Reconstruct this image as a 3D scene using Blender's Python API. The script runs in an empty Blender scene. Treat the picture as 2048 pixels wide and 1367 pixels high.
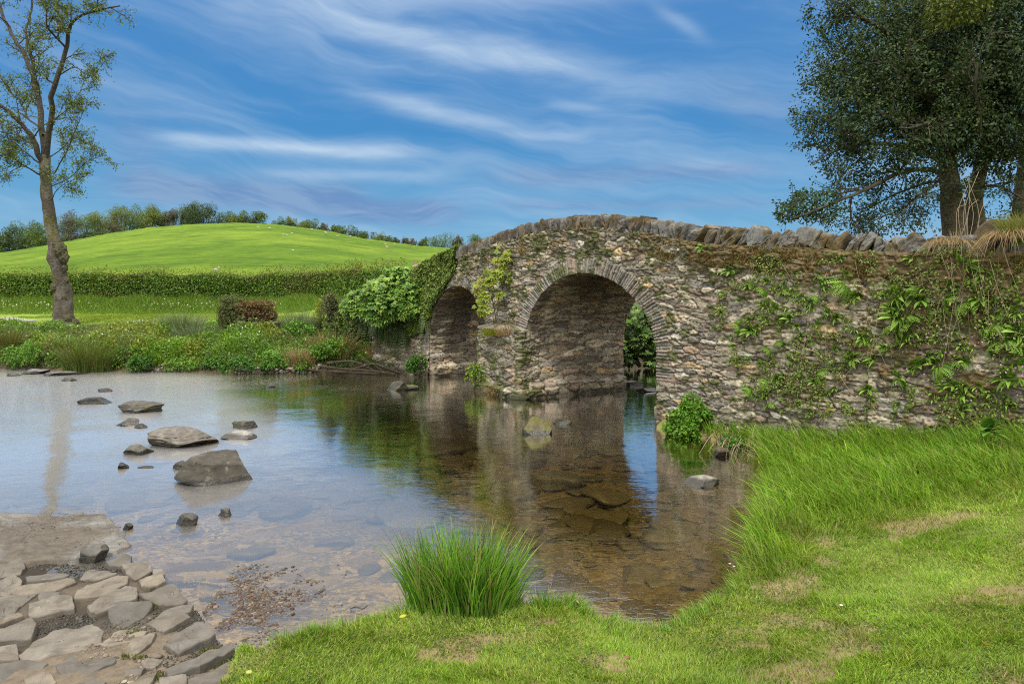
import bpy, math, random
import numpy as np
from mathutils import Vector, Matrix
R = math.radians
rng = np.random.default_rng(7)
random.seed(7)
SC = bpy.context.scene

# ------------------------------------------------------------------ camera
F, H, YH = 1365.0, 2.2, 590.0          # focal length in photo pixels, eye height over the water, horizon row
cam = bpy.data.cameras.new("camera"); co = bpy.data.objects.new("camera", cam)
SC.collection.objects.link(co); SC.camera = co
co.location = (0, 0, H); co.rotation_euler = (R(90), 0, 0)
cam.sensor_width = 36; cam.lens = 36 * F / 2048
cam.shift_y = -(683.5 - YH) / 2048
cam.clip_start = 0.05; cam.clip_end = 3000
SC.view_settings.view_transform = 'Standard'; SC.view_settings.look = 'None'
SC.view_settings.gamma = 1; SC.view_settings.exposure = 0.12
SC.cycles.use_denoising = False; SC.cycles.filter_width = 1.1
SC.cycles.max_bounces = 8; SC.cycles.transparent_max_bounces = 12
SC.cycles.caustics_reflective = False; SC.cycles.caustics_refractive = False

SUN_EL, SUN_AZ = R(60), R(196)         # azimuth measured clockwise from +Y
# ------------------------------------------------------------------ node helper
class N:
    """tiny expression builder on top of shader nodes"""
    def __init__(s, nt): s.nt = nt; s.t = nt.nodes; s.l = nt.links
    def new(s, typ, **kw):
        n = s.t.new(typ)
        for k, v in kw.items(): setattr(n, k, v)
        return n
    def put(s, sock, v):
        if hasattr(v, 'links') or isinstance(v, bpy.types.NodeSocket): s.l.new(v, sock)
        else: sock.default_value = v
    def m(s, op, a, b=None, c=None, clamp=False):
        n = s.new('ShaderNodeMath', operation=op, use_clamp=clamp)
        for i, v in enumerate((a, b, c)):
            if v is not None: s.put(n.inputs[i], v)
        return n.outputs[0]
    def add(s, a, b): return s.m('ADD', a, b)
    def sub(s, a, b): return s.m('SUBTRACT', a, b)
    def mul(s, a, b): return s.m('MULTIPLY', a, b)
    def ss(s, v, lo, hi, o0=0.0, o1=1.0):
        n = s.new('ShaderNodeMapRange', interpolation_type='SMOOTHSTEP')
        s.put(n.inputs['Value'], v); s.put(n.inputs['From Min'], lo); s.put(n.inputs['From Max'], hi)
        s.put(n.inputs['To Min'], o0); s.put(n.inputs['To Max'], o1); return n.outputs[0]
    def mix(s, f, a, b, blend='MIX'):
        n = s.new('ShaderNodeMix', data_type='RGBA', blend_type=blend)
        s.put(n.inputs[0], f)
        for i, v in ((6, a), (7, b)):
            if isinstance(v, tuple) and len(v) == 3: v = v + (1,)
            s.put(n.inputs[i], v)
        return n.outputs[2]
    def comb(s, x, y, z):
        n = s.new('ShaderNodeCombineXYZ')
        for i, v in enumerate((x, y, z)): s.put(n.inputs[i], v)
        return n.outputs[0]
    def noise(s, vec, scale, detail=4, rough=.55, dist=0.0):
        n = s.new('ShaderNodeTexNoise')
        if vec is not None: s.l.new(vec, n.inputs['Vector'])
        n.inputs['Scale'].default_value = scale; n.inputs['Detail'].default_value = detail
        n.inputs['Roughness'].default_value = rough; n.inputs['Distortion'].default_value = dist
        return n.outputs[0]
    def voro(s, vec, scale, feature='F1', out=0):
        n = s.new('ShaderNodeTexVoronoi', feature=feature)
        if vec is not None: s.l.new(vec, n.inputs['Vector'])
        n.inputs['Scale'].default_value = scale
        return n.outputs[out]
    def ramp(s, v, pts):
        n = s.new('ShaderNodeValToRGB'); s.l.new(v, n.inputs[0]); e = n.color_ramp.elements
        while len(e) < len(pts): e.new(0.5)
        for i, (p, c) in enumerate(pts): e[i].position = p; e[i].color = tuple(c) + (1,)
        return n.outputs[0]

# ------------------------------------------------------------------ sky (world directions: azimuth, elevation)
w = bpy.data.worlds.new("World"); SC.world = w; w.use_nodes = True
g = N(w.node_tree); g.t.clear()
tc = g.new('ShaderNodeTexCoord'); sx = g.new('ShaderNodeSeparateXYZ'); g.l.new(tc.outputs['Generated'], sx.inputs[0])
dx, dy, dz = sx.outputs
az = g.m('ARCTAN2', dx, dy); el = g.m('ARCSINE', dz)
sky = g.new('ShaderNodeTexSky', sky_type='NISHITA', sun_disc=False)
sky.sun_elevation = SUN_EL; sky.sun_rotation = SUN_AZ; sky.air_density = 1.0; sky.dust_density = 0.4; sky.ozone_density = 3.0
nish = g.mix(1.0, sky.outputs[0], (0.10, 0.10, 0.10), 'MULTIPLY')
base = g.ramp(g.m('DIVIDE', el, R(60), clamp=True), [(0.0, (.21, .44, .63)), (.10, (.12, .36, .61)), (.22, (.045, .245, .55)), (.42, (.07, .235, .55)), (1, (.2, .4, .75))])
base = g.mix(0.12, base, nish)
vec = g.comb(az, el, 0.0)
warp = g.noise(vec, 3.0, 3); w1 = g.mul(g.sub(warp, .5), 0.16)
warpf = g.noise(g.comb(g.mul(az, 3.0), g.mul(el, 14.0), 3.1), 2.2, 5, .6); w2 = g.mul(g.sub(warpf, .5), 0.035)
# streaky frame, falling a little to the right
el2 = g.add(g.add(el, g.mul(az, 0.16)), w1)
st1 = g.noise(g.comb(g.mul(az, 2.2), g.mul(el2, 17.0), 1.7), 1.1, 8, .58, .25)
st2 = g.noise(g.comb(g.mul(az, 5.0), g.mul(el2, 30.0), 7.7), 1.6, 6, .65, .3)
wisp = g.mul(g.ss(st1, .36, .78), g.add(.5, g.mul(st2, .9)))
def ae(x, y):
    u = (x - 1024) / F; v = (YH - y) / F
    return math.atan(u), math.atan(v / math.sqrt(1 + u * u))
def streak(x0, y0, x1, y1, wpx, soft=.08):
    a0, e0 = ae(x0, y0); a1, e1 = ae(x1, y1); k = (e1 - e0) / (a1 - a0)
    line = g.add(g.mul(g.sub(az, a0), k), e0)
    d = g.m('DIVIDE', g.add(g.sub(el, line), g.mul(w2, min(1.0, wpx / 26))), wpx / F)
    d = g.m('EXPONENT', g.mul(g.mul(d, d), -1.0))
    return g.mul(g.mul(d, g.ss(az, a0 - soft * .4, a0 + soft)), g.ss(az, a1 - soft, a1 + soft * .4, 1.0, 0.0))
tex = g.add(.35, g.mul(st2, 1.15))
bright = None
for a in ((280, 272, 850, 306, 13, .07, .62), (700, 185, 1060, 262, 16, .1, .5), (560, 10, 1230, 140, 30, .12, .62), (480, 345, 920, 352, 12, .1, .35),
          (1090, 205, 1220, 222, 9, .04, .3), (420, -10, 700, 5, 26, .05, .35), (1300, 10, 1420, 80, 14, .04, .3), (1350, 322, 1540, 340, 12, .05, .35), (1120, 150, 1420, 175, 26, .1, .28), (1000, 268, 1180, 275, 8, .05, .25)):
    t = g.mul(g.mul(streak(*a[:6]), a[6]), tex)
    bright = t if bright is None else g.add(bright, t)
cirrus = g.m('MINIMUM', g.add(bright, g.mul(wisp, .38)), .9)
col = g.mix(cirrus, base, (.52, .65, .80))
# low lilac-grey stratus
dark = None
for a in ((200, 372, 740, 396, 30, .06, .95), (520, 406, 950, 424, 20, .08, .95), (960, 352, 1560, 335, 20, .08, .62), (980, 408, 1560, 405, 13, .06, .5), (215, 250, 330, 330, 60, .05, .55), (640, 440, 900, 447, 8, .05, .4), (1380, 170, 1640, 250, 40, .1, .45)):
    t = g.mul(g.mul(streak(*a[:6]), a[6]), g.add(.75, g.mul(st1, .5)))
    dark = t if dark is None else g.add(dark, t)
dark = g.m('MINIMUM', dark, .85)
col = g.mix(dark, col, g.mix(g.ss(st2, .35, .62), (.14, .26, .50), (.235, .36, .56)))
# soft bright overcast high above and behind the viewer
veil = g.m('MAXIMUM', g.ss(el, R(22), R(31)), g.ss(dy, .25, -.35))
veil = g.mul(veil, g.add(.7, g.mul(.5, g.noise(vec, 2.0, 4))))
col = g.mix(g.m('MINIMUM', veil, 1.0), col, (1.7, 1.62, 1.5))
col = g.mix(g.ss(dz, -.005, -.03), col, (.08, .11, .05))
bg = g.new('ShaderNodeBackground'); g.l.new(col, bg.inputs[0]); bg.inputs[1].default_value = 1.0
wo = g.new('ShaderNodeOutputWorld'); g.l.new(bg.outputs[0], wo.inputs[0])

sl = bpy.data.lights.new("sun", 'SUN'); so = bpy.data.objects.new("sun", sl); SC.collection.objects.link(so)
sl.energy = 2.9; sl.angle = R(6); sl.color = (1, .94, .84)
sd = Vector((math.sin(SUN_AZ) * math.cos(SUN_EL), math.cos(SUN_AZ) * math.cos(SUN_EL), math.sin(SUN_EL)))
so.rotation_euler = sd.to_track_quat('Z', 'Y').to_euler()

# ------------------------------------------------------------------ helpers
def at(x, y, Y): return np.array([(x - 1024) / F * Y, Y, H + (YH - y) / F * Y])
def wy(y, z=0.0): return F * (H - z) / (y - YH)       # distance of a point at height z seen on row y
def tag(o, label=None, cat=None, group=None, kind=None):
    if label: o['label'] = label
    if cat: o['category'] = cat
    if group: o['group'] = group
    if kind: o['kind'] = kind
    return o
def empty(name, loc=(0, 0, 0), rz=0, **kw):
    o = bpy.data.objects.new(name, None); SC.collection.objects.link(o)
    o.location = loc; o.rotation_euler = (0, 0, rz); o.empty_display_size = .1
    return tag(o, **kw)
def mk(name, V, faces, mat, col=None, parent=None, smooth=True):
    """V (n,3); faces: list of (m,k) int arrays; col (n,3) linear"""
    V = np.asarray(V, dtype=np.float32); me = bpy.data.meshes.new(name)
    me.vertices.add(len(V)); me.vertices.foreach_set('co', V.ravel())
    fl = [np.asarray(f, dtype=np.int32) for f in faces if len(f)]
    loops = np.concatenate([f.ravel() for f in fl]); tot = np.concatenate([np.full(len(f), f.shape[1], np.int32) for f in fl])
    st = np.concatenate([[0], np.cumsum(tot)[:-1]]).astype(np.int32)
    me.loops.add(len(loops)); me.loops.foreach_set('vertex_index', loops)
    me.polygons.add(len(tot)); me.polygons.foreach_set('loop_start', st); me.polygons.foreach_set('loop_total', tot)
    me.polygons.foreach_set('use_smooth', np.full(len(tot), smooth))
    if col is not None:
        a = me.color_attributes.new('Col', 'FLOAT_COLOR', 'POINT')
        c = np.ones((len(V), 4), np.float32); c[:, :3] = col; a.data.foreach_set('color', c.ravel())
    me.update(); me.validate()
    me.materials.append(mat)
    o = bpy.data.objects.new(name, me); SC.collection.objects.link(o)
    if parent: o.parent = parent
    return o
def cat_meshes(parts):
    V, Fq, C, off = [], {}, [], 0
    for v, fs, c in parts:
        V.append(v); C.append(np.broadcast_to(c, (len(v), 3)))
        for f in fs:
            if len(f): Fq.setdefault(f.shape[1], []).append(np.asarray(f) + off)
        off += len(v)
    return np.concatenate(V), [np.concatenate(x) for x in Fq.values()], np.concatenate(C)
def h3(i, j, k, seed=0):
    n = (i.astype(np.int64) * 374761393 + j.astype(np.int64) * 668265263 + k.astype(np.int64) * 2147483647 + seed * 974634777) & 0xffffffff
    n = ((n ^ (n >> 13)) * 1274126177) & 0xffffffff
    n = ((n ^ (n >> 16)) * 2246822519) & 0xffffffff
    return ((n ^ (n >> 15)) & 0xffffff) / float(0xffffff)
def vn(x, y, z=None, seed=0):
    if z is None: z = np.zeros_like(x)
    i, j, k = np.floor(x).astype(int), np.floor(y).astype(int), np.floor(z).astype(int)
    fx, fy, fz = x - i, y - j, z - k
    fx, fy, fz = [t * t * (3 - 2 * t) for t in (fx, fy, fz)]
    r = 0
    for a in (0, 1):
        for b in (0, 1):
            for c in (0, 1):
                r = r + h3(i + a, j + b, k + c, seed) * (fx if a else 1 - fx) * (fy if b else 1 - fy) * (fz if c else 1 - fz)
    return r
def fbm(x, y, z=None, o=4, seed=0):
    r = 0; a = .5; t = 0
    for q in range(o):
        r = r + a * vn(x * 2 ** q, y * 2 ** q, None if z is None else z * 2 ** q, seed + q); t += a; a *= .5
    return r / t
def sm(x, lo, hi):
    t = np.clip((x - lo) / (hi - lo), 0, 1); return t * t * (3 - 2 * t)
def norm(v): return v / np.maximum(np.linalg.norm(v, axis=-1, keepdims=True), 1e-9)
def gridfaces(nu, nv):
    i, j = np.meshgrid(np.arange(nu - 1), np.arange(nv - 1), indexing='ij')
    a = (i * nv + j).ravel(); return np.stack([a, a + nv, a + nv + 1, a + 1], 1)

# ---- materials
def new_mat(name):
    m = bpy.data.materials.new(name); m.use_nodes = True; n = N(m.node_tree); n.t.clear()
    out = n.new('ShaderNodeOutputMaterial'); return m, n, out
def mat_leaf(name, trans=.3, rough=.5, spec=.4, tint=(1, 1, 1)):
    m, n, out = new_mat(name)
    a = n.new('ShaderNodeVertexColor'); a.layer_name = 'Col'
    c = n.mix(1.0, a.outputs[0], tint, 'MULTIPLY')
    p = n.new('ShaderNodeBsdfPrincipled'); n.l.new(c, p.inputs['Base Color']); p.inputs['Roughness'].default_value = rough
    p.inputs['Specular IOR Level'].default_value = spec
    t = n.new('ShaderNodeBsdfTranslucent'); n.l.new(n.mix(1.0, c, (1.3, 1.25, .6), 'MULTIPLY'), t.inputs[0])
    x = n.new('ShaderNodeMixShader'); x.inputs[0].default_value = trans
    n.l.new(p.outputs[0], x.inputs[1]); n.l.new(t.outputs[0], x.inputs[2]); n.l.new(x.outputs[0], out.inputs[0]); return m
def mat_col(name, rough=.85, nscale=18, namt=.5, bump=.4, bscale=60, bdist=.01, lichen=0.0, wet=None):
    """vertex colour varied by object-space noise, bumped; lichen: pale crust; wet: height below which the surface is dark and glossy"""
    m, n, out = new_mat(name)
    a = n.new('ShaderNodeVertexColor'); a.layer_name = 'Col'
    tcn = n.new('ShaderNodeTexCoord'); ob = tcn.outputs['Object']
    f = n.noise(ob, nscale, 6, .65)
    c = n.mix(1.0, a.outputs[0], n.ramp(f, [(.25, (1 - namt,) * 3), (.75, (1 + namt,) * 3)]), 'MULTIPLY')
    if lichen:
        l = n.ss(n.noise(ob, 9, 8, .75), .57, .66); c = n.mix(n.mul(l, lichen), c, (.42, .43, .37))
    p = n.new('ShaderNodeBsdfPrincipled'); p.inputs['Roughness'].default_value = rough
    if wet is not None:
        ge = n.new('ShaderNodeNewGeometry'); s = n.new('ShaderNodeSeparateXYZ'); n.l.new(ge.outputs['Position'], s.inputs[0])
        wv = n.ss(n.add(s.outputs[2], n.mul(n.sub(n.noise(ob, 6), .5), .06)), wet, wet + .035, 1, 0)
        c = n.mix(n.mul(wv, .85), c, (.012, .013, .008)); n.put(p.inputs['Roughness'], n.sub(rough, n.mul(wv, .5)))
    n.l.new(c, p.inputs['Base Color'])
    b = n.new('ShaderNodeBump'); b.inputs['Strength'].default_value = bump; b.inputs['Distance'].default_value = bdist
    n.l.new(n.noise(ob, bscale, 7, .65), b.inputs['Height']); n.l.new(b.outputs[0], p.inputs['Normal'])
    n.l.new(p.outputs[0], out.inputs[0]); return m
M = {}
M['leaf'] = mat_leaf('leaf'); M['holly'] = mat_leaf('holly leaf', .2, .6, .25)
M['blade'] = mat_leaf('grass blade', .3, .55, .3); M['dry'] = mat_leaf('dry stalk', .15, .8, .2)
M['bark'] = mat_col('bark', .9, 11, .6, 1.0, 16, .06, .25)
M['stone'] = mat_col('rubble stone', .9, 26, .38, .6, 70, .012, .33)
M['rock'] = mat_col('river rock', .8, 9, .4, .6, 40, .015, .25, wet=.05)
M['paving'] = mat_col('paving stone', .75, 10, .25, .5, 45, .01, .12)
M['ground'] = mat_col('ground', .95, 6, .3, .5, 50, .02)
M['earth'] = mat_col('damp earth', .9, 14, .4, .8, 60, .02)
M['wool'] = mat_col('wool', 1, 5, .2, .5, 20, .03)
M['wood'] = mat_col('weathered wood', .9, 12, .3, .4, 30, .01)

# ---- leaves / blades / tubes
def rand_dirs(n):
    v = rng.normal(size=(n, 3)); return norm(v)
def leaves(P, D, Nn, L, W, C, curl=.15):
    """one kite-shaped leaf per point: P base, D direction, Nn face normal"""
    n = len(P); D = norm(D); S = norm(np.cross(D, Nn)); U = np.cross(S, D)
    L = np.broadcast_to(L, (n,))[:, None]; W = np.broadcast_to(W, (n,))[:, None]
    v0 = P; v2 = P + D * L - U * L * curl; mid = P + D * L * .45 + U * L * curl
    V = np.stack([v0, mid + S * W * .5, v2, mid - S * W * .5], 1).reshape(-1, 3)
    Fq = np.arange(n * 4).reshape(n, 4)
    return V, [Fq], np.repeat(np.broadcast_to(C, (n, 3)), 4, 0)
def blades(P, Hh, lean, W, C, seg=3, droop=.35, tipcol=None):
    """grass blades: root P, length Hh, horizontal lean vector, width W"""
    n = len(P); Hh = np.broadcast_to(Hh, (n,))[:, None]; W = np.broadcast_to(W, (n,))[:, None]
    a = rng.uniform(0, 2 * np.pi, n); S = np.stack([np.cos(a), np.sin(a), 0 * a], 1)
    S[:, 1] *= .5; S = norm(S)
    rows = []; cols = []
    for k in range(seg + 1):
        t = k / seg
        c = P + Hh * (t * np.array([0, 0, 1.]) + lean * t ** 1.8) - Hh * np.array([0, 0, 1.]) * (droop * (np.linalg.norm(lean, axis=1)[:, None]) * t ** 2.2)
        wd = W * (1 - t ** 2.2) * .5
        if k < seg: rows += [c - S * wd, c + S * wd]
        else: rows += [c]
        cc = C * (1 if tipcol is None else (1 - t) + t * np.asarray(tipcol))
        cols += [cc, cc] if k < seg else [cc]
    m = len(rows); V = np.stack(rows, 1).reshape(-1, 3); Cc = np.stack(cols, 1).reshape(-1, 3)
    b = np.arange(n)[:, None] * m
    q = np.concatenate([b + np.array([2 * k, 2 * k + 1, 2 * k + 3, 2 * k + 2]) for k in range(seg - 1)]) if seg > 1 else np.zeros((0, 4), int)
    t3 = b + np.array([2 * seg - 2, 2 * seg - 1, 2 * seg])
    return V, [q, t3], Cc
def tube(pts, rad, sides=6, col=(.1, .08, .06), rough=0.0, cap=True, seed=0):
    pts = np.asarray(pts, float); n = len(pts); rad = np.broadcast_to(rad, (n,))
    T = norm(np.gradient(pts, axis=0)); ref = np.array([.13, 1., .21]) if abs(T[0][1]) < .9 else np.array([1., 0, 0])
    A = norm(np.cross(T, ref)); B = np.cross(T, A)
    th = np.linspace(0, 2 * np.pi, sides, endpoint=False)
    r = rad[:, None] * np.ones(sides)
    V = pts[:, None] + (A[:, None] * np.cos(th)[None, :, None] + B[:, None] * np.sin(th)[None, :, None]) * r[..., None]
    if rough:
        q = V.reshape(-1, 3); s = 1 + rough * (fbm(q[:, 0] * 3.3, q[:, 1] * 3.3, q[:, 2] * 2.6, 4, seed) - .5).reshape(n, sides) * 2
        V = pts[:, None] + (V - pts[:, None]) * s[..., None]
    V = V.reshape(-1, 3)
    i, j = np.meshgrid(np.arange(n - 1), np.arange(sides), indexing='ij'); a = i * sides + j; b = i * sides + (j + 1) % sides
    fq = np.stack([a, b, b + sides, a + sides], -1).reshape(-1, 4)
    return V, [fq], np.broadcast_to(np.asarray(col), (len(V), 3))
def smoothline(pts, n):
    """Catmull-Rom through rows of pts (any number of columns)"""
    p = np.asarray(pts, float); p = np.vstack([2 * p[0] - p[1], p, 2 * p[-1] - p[-2]]); out = []
    m = len(p) - 3
    for t in np.linspace(0, m - 1e-6, n):
        i = int(t); f = t - i; a, b, c, d = p[i:i + 4]
        out.append(.5 * (2 * b + (c - a) * f + (2 * a - 5 * b + 4 * c - d) * f * f + (3 * b - a - 3 * c + d) * f ** 3))
    return np.array(out)
def pal(cols, n, j=.2, wts=None):
    c = np.array(cols)[rng.choice(len(cols), n, p=wts)]
    return c * rng.uniform(1 - j, 1 + j, (n, 1)) * rng.uniform(1 - j * .4, 1 + j * .4, (n, 3))
G_MID = [(.045, .105, .012), (.065, .14, .015), (.09, .17, .022), (.035, .085, .015)]
G_LIME = [(.15, .24, .018), (.12, .21, .02), (.2, .28, .03)]
G_DARK = [(.02, .05, .012), (.03, .07, .018), (.045, .085, .02)]
def blob_leaves(blobs, n, L, W, cols, wts=None, shell=.55, up=.4, j=.25, clump=0.0, curl=.15, csz=.25):
    """leaves through the outer volume of ellipsoid blobs (cx,cy,cz,rx,ry,rz)"""
    b = np.array(blobs, float); vol = b[:, 3] * b[:, 5] + b[:, 4] * b[:, 5]; k = rng.choice(len(b), n, p=vol / vol.sum())
    d = rand_dirs(n); r = rng.uniform(shell ** 3, 1, n) ** (1 / 3)
    q = b[k, :3] + d * b[k, 3:] * r[:, None]
    nz = fbm(q[:, 0] / csz, q[:, 1] / csz, q[:, 2] / csz, 3, 5)
    q = b[k, :3] + (q - b[k, :3]) * (.55 + .95 * nz)[:, None]
    if clump:
        keep = fbm(q[:, 0] / csz + 9, q[:, 1] / csz, q[:, 2] / csz, 2, 11) > clump; q = q[keep]; d = d[keep]; nz = nz[keep]
    n = len(q)
    D = norm(d * .8 + rand_dirs(n) * .8 + np.array([0, 0, -.15])); Nn = norm(d * .5 + rand_dirs(n) * .6 + np.array([0, -.25, up]))
    C = pal(cols, n, j, wts)
    return leaves(q, D, Nn, L * rng.uniform(.6, 1.3, n), W * rng.uniform(.6, 1.3, n), C, curl)
def rock(seed, sx, sy, sz, sub=4, planes=12, amp=.06, cubic=0.0, freq=2.2, layers=0, dmin=.42):
    """angular stone: unit sphere trimmed by random planes, then roughened"""
    r = np.random.default_rng(seed); me = ICO[sub]; V = me[0].copy()
    if cubic: V = V / (np.abs(V) ** 5).sum(1, keepdims=True) ** (.2 * cubic)
    for _ in range(planes):
        nn = norm(r.normal(size=3)); dd = r.uniform(dmin, .8) * (1 + .25 * cubic)
        s = V @ nn - dd; V = V - np.where(s > 0, s, 0)[:, None] * nn
    V = V * (1 + amp * 2 * (fbm(V[:, 0] * freq + seed, V[:, 1] * freq, V[:, 2] * freq, 5, seed) - .5))[:, None]
    if layers:
        z = V[:, 2] * layers + .8 * fbm(V[:, 0] * 2 + seed, V[:, 1] * 2, None, 2, seed); f = z - np.floor(z)
        V[:, :2] *= (1 - .07 * (1 - sm(f, 0, .25)) * sm(f, -.01, .05))[:, None]
    V = V - (V.max(0) + V.min(0)) / 2; V = V / np.abs(V).max(0)
    return V * np.array([sx, sy, sz]) / 2 * 1.0, me[1]
ICO = {}
def _ico():
    import bmesh
    for s in (2, 3, 4, 5):
        bm = bmesh.new(); bmesh.ops.create_icosphere(bm, subdivisions=s, radius=1)
        bm.verts.ensure_lookup_table()
        ICO[s] = (np.array([v.co[:] for v in bm.verts]), np.array([[v.index for v in f.verts] for f in bm.faces])); bm.free()
_ico()
def rotz(V, a):
    c, s = math.cos(a), math.sin(a); return V @ np.array([[c, s, 0], [-s, c, 0], [0, 0, 1]])
def rotx(V, a):
    c, s = math.cos(a), math.sin(a); return V @ np.array([[1, 0, 0], [0, c, s], [0, -s, c]])
def roty(V, a):
    c, s = math.cos(a), math.sin(a); return V @ np.array([[c, 0, -s], [0, 1, 0], [s, 0, c]])
def copy_tree(o, parent=None):
    c = o.copy(); SC.collection.objects.link(c)
    if parent: c.parent = parent
    for ch in list(o.children): copy_tree(ch, c)
    return c

# ------------------------------------------------------------------ plan of the bridge: distance of its face for each photo column
WX = np.array([560, 640, 700, 745, 800, 858, 915, 975, 1053, 1120, 1190, 1250, 1313, 1380, 1450, 1525, 1600, 1675, 1750, 1825, 1900, 1975, 2048, 2200, 2400], float)
WY = np.array([24.5, 22.4, 21., 20.15, 19.3, 18.5, 17.2, 15.86, 14.5, 13.55, 12.75, 12.15, 11.6, 11.02, 10.5, 10.08, 9.7, 9.38, 9.1, 8.8, 8.5, 8.27, 8.05, 7.6, 7.1])
xs = np.linspace(745, 2400, 3000); ys = np.interp(xs, WX, WY)
for _ in range(60): ys[1:-1] = (ys[:-2] + ys[1:-1] * 2 + ys[2:]) / 4
for _ in range(3): ys = np.convolve(np.pad(ys, 60, 'edge'), np.ones(121) / 121, 'valid')
PX = (xs - 1024) / F * ys; PY = ys
PS = np.concatenate([[0], np.cumsum(np.hypot(np.diff(PX), np.diff(PY)))])
def s_of(x): return np.interp(x, xs, PS)
def x_of(s): return np.interp(s, PS, xs)
def Yw(x): return np.interp(x, xs, ys)
def plan(s):
    X = np.interp(s, PS, PX); Y = np.interp(s, PS, PY)
    tx = np.interp(s + .15, PS, PX) - np.interp(s - .15, PS, PX); ty = np.interp(s + .15, PS, PY) - np.interp(s - .15, PS, PY)
    L = np.hypot(tx, ty); L = np.where(L < 1e-6, 1, L); tx, ty = tx / L, ty / L
    return X, Y, ty, -tx          # outward (towards the river downstream side / viewer): normal = (ty,-tx)
SMAX = PS[-1] - .2
TOPX = np.array([745, 800, 850, 880, 915, 950, 1000, 1050, 1100, 1150, 1200, 1250, 1300, 1350, 1400, 1450, 1500, 1600, 1700, 1800, 1900, 1975, 2048, 2400], float)
TOPY = np.array([600, 570, 528, 515, 495, 483, 464, 449, 437, 431, 429, 431, 437, 447, 452, 455, 457, 461, 465, 468, 468, 466, 464, 455], float)
COPH = lambda x: np.interp(x, [745, 915, 1300, 1450, 1600, 2100], [.2, .34, .36, .40, .36, .36])     # coping height in metres
def ztop(s):
    x = x_of(s); return H + (YH - np.interp(x, TOPX, TOPY)) / F * Yw(x)
ARCH = []
for xa, xb, yap, xap, zs in ((1053, 1316, 545, 1187, 1.12), (861, 978, 571, 930, 1.1)):
    sa, sb = s_of(xa), s_of(xb); za = H + (YH - yap) / F * Yw(xap)
    ARCH.append(((sa + sb) / 2, (sb - sa) / 2, zs, za - zs))
WID = 2.7

# ------------------------------------------------------------------ terrain
def segdist(X, Y, poly, closed=True):
    p = np.array(poly, float); q = np.roll(p, -1, 0)
    if not closed: p, q = p[:-1], q[:-1]
    d = np.full(X.shape, 1e9)
    for (ax, ay), (bx, by) in zip(p, q):
        L = (bx - ax) ** 2 + (by - ay) ** 2; t = np.clip(((X - ax) * (bx - ax) + (Y - ay) * (by - ay)) / L, 0, 1)
        d = np.minimum(d, np.hypot(X - ax - t * (bx - ax), Y - ay - t * (by - ay)))
    return d
def inside(X, Y, poly):
    p = np.array(poly, float); q = np.roll(p, -1, 0); c = np.zeros(X.shape, bool)
    for (ax, ay), (bx, by) in zip(p, q):
        if ay == by: continue
        c ^= ((ay > Y) != (by > Y)) & (X < (bx - ax) * (Y - ay) / (by - ay) + ax)
    return c
NEAR = [(-60, 9), (-9, 6.3), (-5.3, 6.15), (-4.0, 6.0), (-3.3, 5.8), (-2.8, 5.35), (-2.15, 4.7), (-1.75, 4.2), (-1.5, 4.1), (-1.3, 4.25), (-1.03, 4.36), (-.77, 4.52), (-.3, 4.72), (.09, 4.66),
        (.43, 4.68), (.62, 4.42), (.78, 4.28), (.95, 4.33), (1.13, 4.5), (1.52, 4.9), (1.85, 5.3), (2.12, 5.95), (2.35, 6.6), (2.85, 7.6), (3.3, 9.0), (3.45, 9.7),
        (3.3, 10.1), (2.7, 10.85), (2.38, 11.35), (2.60, 11.72), (4.9, 13.2), (20, 22), (60, 46), (60, -20), (-60, -20)]
_a = ARCH[1]; _X, _Y, _nx, _ny = plan(np.array([_a[0] - _a[1]])); AB = (_X[0], _Y[0])
FAR = [(-400, 40), (-60, 27), (-22, 21.3), (-15.3, 20.4), (-11.9, 19.8), (-7.4, 19.4), (-3.9, 19.7), (-2.75, 19.05), (AB[0] - .1, AB[1] - .02), (AB[0] + 2.5, AB[1] + 1.5), (12, 27.5), (30, 37), (60, 52), (900, 300), (900, 1500), (-900, 1500)]
RX = np.array([-1400, -600, -300, 0, 60, 130, 220, 300, 400, 480, 550, 650, 730, 830, 910, 1000, 1150, 1400, 2000, 3400], float)
RY = np.array([560, 545, 530, 506, 497, 484, 467, 455, 448, 446, 449, 461, 478, 491, 498, 503, 512, 520, 530, 540], float)
YR = np.interp(RX, [0, 300, 600, 900], [150, 240, 260, 250])      # distance of the crest
def hill(u, Y):
    x = u * F + 1024; ry = np.interp(x, RX, RY); m = (YH - ry) / F; yr = np.interp(x, RX, YR)
    t = np.clip((Y - 34) / (yr - 34), 0, 3)
    # find the scale that puts the skyline of every column where the photograph has it
    tt = np.linspace(.02, 1.3, 90)[:, None]; xx = np.linspace(-1400, 3400, 400)[None]
    yr0 = np.interp(xx, RX, YR); m0 = (YH - np.interp(xx, RX, RY)) / F
    S = np.where(tt < 1, np.sin(np.minimum(tt, 1) * np.pi / 2), 1 - .5 * (tt - 1) ** 2); YY = 34 + tt * (yr0 - 34)
    k = np.interp(x, xx[0], np.min((m0 * YY + .3) / S, 0))
    S = np.where(t < 1, np.sin(np.minimum(t, 1) * np.pi / 2), 1 - .5 * (t - 1) ** 2)
    return 1.9 + k * np.maximum(S, -.15)
LINE = lambda Y: -1.62 + (4.1 - Y) * .12             # edge between lawn and paved ford
def backd(X, Y):
    """distance behind the wall face (positive behind) and the plan position s"""
    ss = np.linspace(0, SMAX, 260); px, py, nx, ny = plan(ss)
    D = np.full(X.shape, 1e9); sg = np.zeros(X.shape); sv = np.zeros(X.shape)
    for i in range(len(ss)):
        d = np.hypot(X - px[i], Y - py[i]); b = d < D
        D = np.where(b, d, D); sg = np.where(b, -((X - px[i]) * nx[i] + (Y - py[i]) * ny[i]), sg); sv = np.where(b, ss[i], sv)
    return sg, sv, D
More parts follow.
